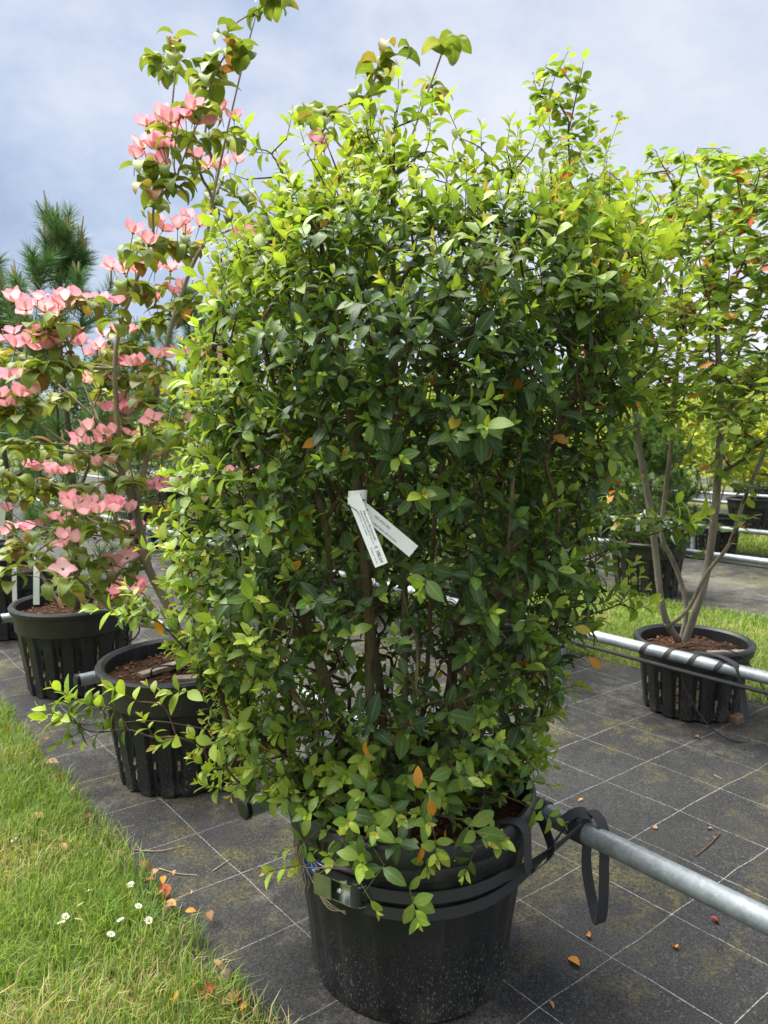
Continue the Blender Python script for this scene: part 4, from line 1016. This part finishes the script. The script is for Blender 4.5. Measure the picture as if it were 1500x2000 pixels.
Nb, pb, kb, nsb, rb_, big, small = grow([(stem_px(p), s) for p, s in bst], np.array(o_), .0022, .43, .28, .6, 3, .0085, .020)
for P, r in big:
    m = MB(); m.tube(P, r, 10, False); m.build('stem', M['bark_a'], bt, 80)
small.build('twigs', M['twig'], bt, 80, kind='stuff')
BPAL = [(.15, .25, .045), (.23, .36, .055), (.32, .44, .07), (.42, .46, .08), (.55, .22, .06), (.55, .09, .06)]
BT = [leaf_tmpl(W, fo, dr_, .95, .7, tw, petiole=.22) for W, fo, dr_, tw in ((.52, .15, .3, .1), (.56, .1, .6, -.2), (.5, .25, .2, .2))]
LB = Leaves(BT, BPAL); bm_ = MB()
for i in range(len(Nb)):
    if i < nsb and (pb[i] < 0 or Nb[i][2] < 2.3): continue
    p, q = Nb[i], Nb[pb[i]]; L = np.linalg.norm(p - q); dirv = unit(p - q)
    nl = int(min(12, 4 + L / .035))
    for k in range(nl):
        s_ = rng.random() ** .7; az = rng.uniform(0, 6.28)
        d = unit(dirv * .4 + np.array([math.cos(az), math.sin(az), rng.uniform(-.7, .35)]))
        u_ = rng.random(); pid = 0 if u_ < .28 else 1 if u_ < .62 else 2 if u_ < .86 else 3 if u_ < .965 else 4 if u_ < .99 else 5
        LB.add(q + (p - q) * s_, d, np.array([0, 0, 1.]) + rng.normal(0, .35, 3), rng.uniform(.058, .085), int(rng.integers(0, 3)), pid)
    if not kb[i] and rng.random() < .38:
        for k in range(int(rng.integers(3, 8))):
            c = p + rng.normal(0, .022, 3) + np.array([0, 0, -.02]); r_ = rng.uniform(.0038, .0058)
            bm_.tube(np.array([c + np.array([0, 0, z_]) * r_ for z_ in (-1, -.5, .35, .9)]), [r_ * .3, r_ * .9, r_ * .95, r_ * .35], 6)
            bm_.tube(np.array([c + np.array([0, 0, r_]), p + np.array([0, 0, .012])]), .0008, 3, False)
LB.finish(bt, M['soft_leaf'], keep=300, cell=24)
bm_.build('berries', M['berry'], bt, 60, kind='stuff')
tag(bt, 'airy multi-stemmed tree with small round leaves and unripe berries in a low ribbed pot', 'tree')

# ------------------------------------------------------------------ other plants: builders
def needles(P, Dv, L, spread, w, pal, n_per, seed):
    """tufts of needles along shoots: P base, Dv axis*length"""
    g_ = np.random.default_rng(seed); n_ = len(P) * n_per
    i = np.repeat(np.arange(len(P)), n_per); t_ = g_.random(n_) ** .8
    ax_ = unit(Dv[i]); rnd = unit(g_.normal(size=(n_, 3))); side = unit(rnd - ax_ * (rnd * ax_).sum(1, keepdims=True))
    al = (spread * (1.15 - .5 * t_) * g_.uniform(.7, 1.2, n_))[:, None]
    d = ax_ * np.cos(al) + side * np.sin(al); b_ = P[i] + Dv[i] * t_[:, None]; l_ = (L * g_.uniform(.75, 1.15, n_))[:, None]
    wd = unit(np.cross(d, g_.normal(size=(n_, 3)))) * w
    mid = b_ + d * l_ * .55; tip = b_ + d * l_ + np.array([0, 0, -.06]) * l_
    V = np.stack([b_ - wd, b_ + wd, mid - wd * .8, mid + wd * .8, tip], 1).reshape(-1, 3); k = np.arange(n_)[:, None] * 5
    c = np.array(pal)[g_.integers(0, len(pal), n_)] * g_.uniform(.8, 1.2, (n_, 1))
    return np_mesh('needles', V, [k + np.array([[0, 1, 3, 2]]), k + np.array([[2, 3, 4]])], np.repeat(c, 5, 0))
def pine(name, H, Rc, nshoot, seed, L=.10, candle=True, z0=.45, w=.0013, n_per=190, base=.12):
    g_ = np.random.default_rng(seed); root = empty(name); tip = []
    while len(tip) < nshoot:
        q = g_.random(); h = base + (1 - base) * q; env = Rc * (1 - (max(0, h - .3) / .75) ** 1.6) * (.75 + .25 * math.sin(q * 22 + seed))
        a_ = g_.uniform(0, 6.28); r_ = env * math.sqrt(g_.uniform(.15, 1)); tip.append((r_ * math.cos(a_), r_ * math.sin(a_), z0 + (H - z0) * h))
    tip.append((0, 0, H)); tip = np.array(tip)
    st = [([np.array([0, 0, z0 - .1]), np.array([.02, .0, z0 + .3 * (H - z0)]), np.array([-.02, .02, z0 + .65 * (H - z0)]), np.array([0, 0, H - .12])], -1)]
    N2, p2, k2, n2, r2_, bg_, sm_ = grow(st, tip, .004, .42, .25, .5, 2, .012, .045)
    mb_ = MB()
    for P, r in bg_: mb_.tube(P, r, 8, False)
    if mb_.n: mb_.build('trunk', M['bark_p'], root, 80)
    if sm_.n: sm_.build('branches', M['bark_p'], root, 80)
    B, Dv = [], []
    cm = MB()
    for i in range(n2, len(N2)):
        dv = unit(unit(N2[i] - N2[p2[i]]) * .6 + np.array([0, 0, .7])); ln = g_.uniform(.12, .2) * (L / .085)
        B.append(N2[i] - dv * ln * .4); Dv.append(dv * ln)
        if candle and not k2[i]:
            for k in range(int(g_.integers(1, 4))):
                b_ = N2[i] + dv * ln * .5; e_ = b_ + unit(np.array([g_.normal(0, .14), g_.normal(0, .14), 1])) * g_.uniform(.06, .16)
                cm.tube(np.array([b_, (b_ + e_) / 2, e_]), [.006, .0065, .0035], 5)
    PAL = [(.07, .15, .045), (.10, .20, .055), (.13, .24, .07), (.08, .17, .075)] if candle else [(.07, .15, .035), (.10, .19, .04), (.15, .25, .05), (.12, .19, .06)]
    add('needles', needles(np.array(B), np.array(Dv), L, 1.0, w, PAL, n_per, seed), M['needle'], root, kind='stuff')
    if cm.n: cm.build('candles', M['candle'], root, 60, kind='stuff')
    return root
def bush(name, H, Rc, z0, zc, nleaf, sz, pal, seed, mat, tm, nst=5, trunk='bark_a', clump=60, flat=.0, fl=None):
    g_ = np.random.default_rng(seed); root = empty(name)
    cl = []
    while len(cl) < clump:
        v = g_.uniform(-1, 1, 3); r_ = np.linalg.norm(v)
        if .35 < r_ < 1: cl.append((v[0] * Rc, v[1] * Rc, zc + (H - zc) * (v[2] * .5 + .5)))
    cl = np.array(cl); cl[:, :2] *= (1 + .25 * wob(cl, 4, seed))[:, None]
    st = []
    for k in range(nst):
        a_ = 6.28 * k / nst + g_.uniform(0, .8); d = np.array([math.cos(a_), math.sin(a_), 0])
        st.append(([d * .03 + np.array([0, 0, z0 - .12]), d * Rc * .14 + np.array([0, 0, z0 + (zc - z0) * .5]), d * Rc * .3 + np.array([0, 0, zc + .1]), d * Rc * .42 + np.array([0, 0, zc + (H - zc) * .6])], -1))
    N2, p2, k2, n2, r2_, bg_, sm_ = grow(st, cl, .0028, .43, .25, .5, 2, .009, .022)
    mb_ = MB()
    for P, r in bg_: mb_.tube(P, r, 7, False)
    if mb_.n: mb_.build('stems', M[trunk], root, 80)
    if sm_.n: sm_.build('twigs', M[trunk], root, 80)
    i = g_.integers(0, clump, nleaf); rc = Rc * 3.0 / math.sqrt(clump) * .55
    P = cl[i] + g_.normal(0, 1, (nleaf, 3)) * np.array([rc, rc, rc * (1 - flat)])
    d = g_.normal(0, 1, (nleaf, 3)); d[:, 2] = d[:, 2] * .5 - .15; nn_ = np.array([0, 0, 1.]) + g_.normal(0, .45, (nleaf, 3))
    Y_ = unit(d); N3 = unit(nn_ - Y_ * (nn_ * Y_).sum(1, keepdims=True)); tone = .5 + .5 * wob(cl, 6, seed + 1)[i]
    pid = np.clip((tone * len(pal) + g_.normal(0, .8, nleaf)), 0, len(pal) - 1).astype(int)
    C = np.array(pal)[pid] * g_.uniform(.82, 1.18, (nleaf, 1))
    add('foliage', leaves_mesh('foliage', tm, P, np.cross(Y_, N3), Y_, N3, sz * g_.uniform(.7, 1.2, nleaf), g_.integers(0, len(tm), nleaf), C), mat, root, kind='stuff')
    if fl:
        m_, nfl, fs = fl
        for k in range(nfl):
            j = g_.integers(0, clump); o = bpy.data.objects.new('flower', m_); col.objects.link(o)
            q = cl[j] + g_.normal(0, 1, 3) * rc; q[2] += .04; o.location = q; o.scale = (fs,) * 3; o.rotation_euler = (g_.normal(0, .3), g_.normal(0, .3), g_.uniform(0, 6)); o.parent = root
    return root
def place(o, loc, rz=0., s=1.0, label=None, cat=None, group=None):
    o.location = (float(loc[0]), float(loc[1]), 0.0); o.rotation_euler = (0, 0, rz); o.scale = (s,) * 3
    return tag(o, label, cat, group)

# pines at the left
p1 = pine('pine_tree', 2.66, .66, 110, 3, w=.0016)
p2_ = pine('pine_tree', 2.35, .74, 110, 5, w=.0016)
place(p1, C3, .4, 1.0, 'dark green pine with tan candles rising behind the pink dogwood', 'tree', 'potted pines')
place(p2_, C4, 1.0, 1.12, 'broad pine with tan candles in the pot row past the dogwood', 'tree', 'potted pines')
for (a_, b_, s_, rz, src, lab) in ((7.45, 1.33, 1.12, 2.2, p1, 'pine next down the row after the broad pine'), (7.9, 3.78, 1.15, 3.0, p1, 'pine standing at the second rail behind the pink dogwood'), (9.4, 3.78, 1.18, .3, p2_, 'pine standing past the one at the second rail')):
    c = copy_tree(src); place(c, ab(a_, b_), rz, s_, lab, 'tree', 'potted pines')
    pot(ab(a_, b_), 'ribbed black pot in the shade of the ' + lab.split(' past')[0].split(' next')[0].split(' standing')[0] + ' ' + ('down the first row' if b_ < 2 else 'at the second rail' if a_ < 8 else 'past the second rail pine'), 1.0, rz)
# bushy pine
mg = pine('bushy_pine', 1.62, .66, 420, 9, .06, False, .42, .0024, 120, .0)
place(mg, CM, 0, 1.0, 'rounded bushy green pine in a ribbed pot beyond the grass', 'shrub')

# yellow green maples
MP = [(.26, .33, .03), (.36, .42, .04), (.46, .48, .05), (.20, .28, .03)]
mpl = bush('maple_shrub', 1.95, .80, .42, .95, 5200, .075, MP, 21, M['soft_leaf'], BT, 4, 'bark_a', 46, .45)
spots = [(4.15, 9.05, .2, 1.0, 'yellow green maple shrub seen below the berry tree branches'), (5.55, 9.05, 1.7, 1.08, 'yellow green maple shrub behind the bushy pine'), (6.95, 9.05, 3.1, .98, 'yellow green maple shrub mostly behind the big green shrub'), (2.75, 9.05, 4.0, 1.02, 'yellow green maple shrub at the end of the rail')]
for k, (a_, b_, rz, s_, lab) in enumerate(spots):
    o = mpl if k == 0 else copy_tree(mpl); place(o, ab(a_, b_), rz, s_, lab, 'shrub', 'yellow green maples')
    pot(ab(a_, b_), 'ribbed black pot under the ' + lab.replace('seen ', ''), .95, rz)
# leafy shrubs in the second row and beyond
GP = [(.04, .09, .025), (.065, .135, .03), (.10, .19, .035), (.15, .25, .045)]
gb = bush('leafy_shrub', 1.75, .58, .44, .55, 5200, .06, GP, 31, M['soft_leaf'], BT, 5, 'bark_a', 60)
wf = flower_mesh(.35, (.74, .74, .62), 40)
wd_ = bush('white_dogwood', 2.0, .62, .44, .8, 2600, .085, GP, 33, M['dog_leaf'], DT, 4, 'bark_d', 50, .2, (wf, 70, .045))
place(gb, ab(3.36, 3.79), .5, 1.0, 'green leafy shrub directly behind the big shrub at the second rail', 'shrub', 'leafy shrubs in the rows')
pot(ab(3.36, 3.79), 'ribbed black pot glimpsed behind the big shrub at the second rail', 1.0, .2)
place(wd_, ab(6.36, 3.79), .9, 1.0, 'white flowering dogwood glimpsed between the pink dogwood and the big shrub', 'shrub', 'white dogwoods')
pot(ab(6.36, 3.79), 'ribbed black pot of the white dogwood between the pink dogwood and big shrub', 1.0, 1.2)
o = copy_tree(gb); place(o, ab(4.86, 3.79), 2.2, 1.0, 'green leafy shrub next along the second rail behind the big shrub', 'shrub', 'leafy shrubs in the rows')
pot(ab(4.86, 3.79), 'ribbed black pot next along the second rail behind the big shrub', 1.0, .9)
k = 0
WHERE = {6.35: 'in the row just across the first grass strip', 9.05: 'in line with the yellow green maples', 11.7: 'in the row just across the second grass strip', 14.2: 'in the farthest row of pots'}
for (b_, a0, a1, st) in ((6.35, 5.3, 16, 1.5), (9.05, 8.4, 18, 1.55), (11.7, 3.2, 20, 1.6), (14.2, 4.2, 22, 1.6)):
    a_ = a0
    while a_ < a1:
        q = ab(a_, b_); px_ = proj(np.array([[q[0], q[1], .6]]))[0][0]
        if -60 < px_ < 1560:
            src = (gb, mpl, gb, wd_, gb)[k % 5]
            if b_ > 11 and px_ > 1380: sc_ = .75
            else: sc_ = 1.0 + .12 * math.sin(k * 2.1)
            o = copy_tree(src) if src is not wd_ else copy_tree(gb)
            place(o, q, k * 1.3, sc_, ('leafy green shrub ' if src is not mpl else 'yellow green shrub ') + WHERE[b_], 'shrub', 'shrubs in the distant rows')
            o.name = 'leafy_shrub'
            pp = pot(q, 'ribbed black pot ' + WHERE[b_], 1.0, k * .7); pp['group'] = 'pots in the distant rows'
        k += 1; a_ += st
# distant trees closing the view
TP = [(.03, .07, .022), (.05, .10, .03), (.075, .135, .035)]
tr = bush('distant_tree', 7.0, 2.6, .2, 1.6, 5200, .36, TP, 51, M['soft_leaf'], BT, 1, 'bark_p', 60)
k = 0
for i in range(26):
    az = R(-33 + 66 * (i + .5) / 26 + 1.1 * math.sin(i * 5.3)); D = 48 + 9 * math.sin(i * 2.7)
    o = tr if k == 0 else copy_tree(tr)
    place(o, (D * math.sin(az), D * math.cos(az), 0), i * 1.9, .62 + .16 * math.sin(i * 1.7 + 1), 'distant dark green tree on the skyline behind the nursery rows', 'tree', 'trees on the skyline'); k += 1

# ------------------------------------------------------------------ small things
# wooden boards on the soil
def board(c, size, rz, tilt, label):
    m = MB(); m.box((0, 0, 0), size); o = m.build('wooden_board', M['wood'], None, 20, label=label, cat='board')
    o.location = c; o.rotation_euler = (tilt, 0, rz)
    bv = o.modifiers.new('edge', 'BEVEL'); bv.width = .002; bv.segments = 2
board(C2 + np.array([-.06, -.02, .482]), (.045, .26, .018), -.75, .05, 'weathered wooden slat lying on the soil at the dogwood trunk')
board(C2 + np.array([.05, -.14, .472]), (.10, .05, .014), .2, 0, 'short wooden piece beside the drip tube in the dogwood pot')
board(CR + np.array([.13, -.13, .352]), (.22, .035, .016), .06, .02, 'flat wooden slat on the bark chips of the berry tree pot')
m = MB(); m.box((0, 0, .02), (.075, .10, .04)); o = m.build('brick_block', M['brick'], None, 20, label='small brown brick block wedged beside the berry tree pot', cat='brick')
q = gnd(1432, 1408); o.location = q; o.rotation_euler = (0, 0, .5); bv = o.modifiers.new('edge', 'BEVEL'); bv.width = .004; bv.segments = 2
# round stone at the grass edge
m = MB(); bmv = bmesh.new(); bmesh.ops.create_icosphere(bmv, subdivisions=3, radius=1)
V = np.array([v.co[:] for v in bmv.verts]); Fc = [[v.index for v in f.verts] for f in bmv.faces]; bmv.free()
V = V * np.array([.020, .024, .017]) * (1 + .10 * wob(V, 1.8, 2.)[:, None]); m.put(V, Fc); o = m.build('stone', M['stone'], None, 180, label='smooth brown stone at the edge of the grass', cat='stone')
o.location = gnd(441, 1918) + np.array([0, 0, .014])
# fallen leaves
FPAL = {'orange': (.60, .24, .03), 'brown': (.26, .12, .055), 'red': (.45, .06, .04), 'tan': (.42, .24, .12), 'lime': (.42, .46, .16)}
FLT = [leaf_tmpl(.5, .35, .5, .9, .8, .4), leaf_tmpl(.6, .45, 1.0, .8, .8, -.5), leaf_tmpl(.7, .6, .8, .75, .7, .8)]
fmesh = {}
def fallen(px, py, kind, size, label, group, z=.007, tid=None):
    tid = random.randrange(3) if tid is None else tid
    if (kind, tid) not in fmesh:
        V, F, rib = FLT[tid]; me = np_mesh('fallen_leaf', V + np.array([0, -.5, .12]), F, np.hstack([np.tile(FPAL[kind], (len(V), 1)), rib[:, None] * .9])); me.materials.append(M['dry_leaf']); fmesh[(kind, tid)] = me
    o = bpy.data.objects.new('fallen_leaf', fmesh[(kind, tid)]); col.objects.link(o); o.location = gnd(px, py, z); o.scale = (size,) * 3
    o.rotation_euler = (random.uniform(-.2, .3), random.uniform(-.25, .25), random.uniform(0, 6.28)); tag(o, label, 'leaf', group); return o
o = fallen(1120, 1878, 'orange', .05, 'bright orange pointed leaf lying on the black fabric right of the big pot', None, tid=0)
o['label'] = 'largest bright orange leaf lying on the black fabric by the big pot'; o.rotation_euler = (.05, .1, .45)
fallen(1146, 1678, 'lime', .035, 'pale lime leaf on the fabric just under the tied rail', None, tid=2)
fallen(1398, 1798, 'red', .03, 'dark red leaf scrap on the fabric beneath the rail', None, tid=2)
for q in ((1078, 1962), (1318, 1849), (1149, 1826), (1134, 1562), (1385, 1618), (1279, 1617), (1396, 1635)): fallen(*q, random.choice(['tan', 'brown', 'orange']), .024, 'tiny dry leaf scrap on the black fabric beside the tied rail', 'leaf scraps on the fabric')
EL = {'tan': 'pale tan dry leaf', 'brown': 'dark brown dry leaf', 'orange': 'orange dry leaf', 'red': 'small reddish dry leaf'}
for q in ((100, 1490, 'tan', .07), (72, 1458, 'red', .05), (95, 1442, 'brown', .04), (112, 1520, 'brown', .05), (140, 1545, 'tan', .045), (70, 1600, 'tan', .06), (170, 1595, 'brown', .04), (310, 1745, 'tan', .055), (318, 1718, 'orange', .035), (285, 1690, 'brown', .05), (300, 1705, 'tan', .04), (345, 1760, 'brown', .045), (330, 1772, 'tan', .05), (410, 1788, 'brown', .04), (372, 1780, 'orange', .035), (340, 1950, 'orange', .04), (455, 1946, 'tan', .06), (468, 1950, 'orange', .045), (476, 1966, 'orange', .03), (450, 1960, 'tan', .05), (425, 1885, 'tan', .05), (360, 1670, 'brown', .02), (373, 1744, 'tan', .02), (15, 1420, 'orange', .04), (340, 1704, 'tan', .022), (1360, 1440, 'brown', .03), (125, 1655, 'tan', .05), (290, 1720, 'brown', .045)):
    fallen(*q, EL[q[2]] + (' by the grass edge close to the large pot' if q[1] > 1850 else ' by the grass edge among the pale straws' if q[1] > 1640 else ' by the grass edge opposite the dogwood pot') if q[0] < 600 else 'small brown leaf on the fabric before the berry tree pot', 'dry leaves along the grass edge' if q[0] < 600 else None, z=.034 if q[0] < 600 else .007)
fallen(322, 1745, 'red', .055, 'crumpled dull red leaf at the grass edge beside pale straws', None, .02, 2)
fallen(405, 1940, 'red', .045, 'bright red crumpled leaf in the grass next to the brown stone', None, .03, 2)
# crumbs of soil and bark blown over the fabric, thicker round the pots
cr_ = MB(); rr_ = random.Random(17)
for k in range(1500):
    if k % 3:
        c_ = (C1, C2, CR, C3)[k % 4]; q_ = rr_.uniform(.30, .30 + abs(rr_.gauss(0, .16))); t_ = rr_.uniform(0, 6.28); p_ = np.array([c_[0] + q_ * math.cos(t_), c_[1] + q_ * math.sin(t_), 0])
    else: p_ = ab(rr_.uniform(.2, 3.6), rr_.uniform(.95, 4.0))
    p_[2] = .006; e_ = rr_.uniform(.0015, .005)
    cr_.put(p_ + np.array([[rr_.uniform(-1, 1) * e_, rr_.uniform(-1, 1) * e_, rr_.uniform(-.2, .6) * e_] for _ in range(4)]), [(0, 1, 2), (0, 2, 3), (0, 3, 1), (1, 3, 2)])
cr_.build('soil_crumbs', M['chip'], None, 0, label='crumbs of bark and soil strewn over the black fabric', cat='debris', kind='stuff')
# twigs and straws
def twig(pts, r, mat, label, group=None, z=.006):
    m = MB(); P = [gnd(x, y, z) for x, y in pts]; m.tube(crom(P, 4), np.linspace(r, r * .6, (len(P) - 1) * 4 + 1), 6); return m.build('twig', mat, None, 60, label=label, cat='twig', group=group)
twig([(1358, 1672), (1380, 1655), (1395, 1640), (1406, 1628)], .004, M['twig'], 'dark brown broken twig on a mossy patch of fabric')
SG = 'pale dry straw lying on the fabric beside the grass'
for q in ([(260, 1660), (310, 1662), (358, 1652)], [(310, 1696), (345, 1706), (384, 1709)], [(416, 1701), (432, 1690), (450, 1678)], [(190, 1640), (230, 1620), (262, 1612)]): twig(q, .0022, M['root'], SG, 'dry straws')
twig([(1395, 1513), (1404, 1518), (1411, 1521)], .002, M['root'], 'tiny pale stick on the fabric between white grid lines')
# daisies
dm = MB()
for k in range(11):
    t_ = 2 * math.pi * k / 11; c, s_ = math.cos(t_), math.sin(t_)
    dm.put([(.003 * c, .003 * s_, 0), (.010 * c - .0022 * s_, .010 * s_ + .0022 * c, .002), (.0125 * c, .0125 * s_, .0015), (.010 * c + .0022 * s_, .010 * s_ - .0022 * c, .002)], [(0, 1, 2, 3)])
dm.mi = 1; dm.tube(np.array([(0, 0, -.001), (0, 0, .002), (0, 0, .004)]), [.004, .004, .002], 8)
dm.mi = 2; dm.tube(np.array([(0, 0, -.06), (.003, 0, -.03), (0, 0, 0)]), .001, 4)
M['dwhite'] = plain('daisy_white', (.8, .8, .78), .6, var=.05); M['dyel'] = plain('daisy_yellow', (.7, .5, .05), .6); M['dgreen'] = plain('daisy_stalk', (.12, .2, .05), .6)
d0 = dm.build('daisy', [M['dwhite'], M['dyel'], M['dgreen']], None, 30, label='small white daisy flowering in the grass', cat='flower', group='daisies in the grass')
for k, (x, y) in enumerate(((270, 1770), (156, 1768), (128, 1790), (120, 1802), (290, 1798), (235, 1797), (216, 1825), (255, 1728), (28, 1640), (174, 1740), (153, 1796))):
    o = d0 if k == 0 else d0.copy()
    if k: col.objects.link(o)
    o.location = gnd(x, y, .055); o.rotation_euler = (random.uniform(-.1, .6), random.uniform(-.3, .3), random.uniform(0, 6))
# weed at the foot of the dogwood pot
wl_ = Leaves(BT, [(.10, .2, .03), (.16, .28, .04)]); wr = empty('small_weed', gnd(282, 1542))
q0 = gnd(282, 1540)
for k in range(34):
    az = rng.uniform(0, 6.28); wl_.add(q0 + np.array([rng.normal(0, .02), rng.normal(0, .012), rng.uniform(0, .03)]), np.array([math.cos(az), math.sin(az), .5]), np.array([0, 0, 1.]), rng.uniform(.02, .035), int(rng.integers(0, 3)), int(rng.integers(0, 2)))
wl_.finish(wr, M['soft_leaf'], keep=0)
tag(wr, 'small green weed growing at the foot of the dogwood pot', 'weed')
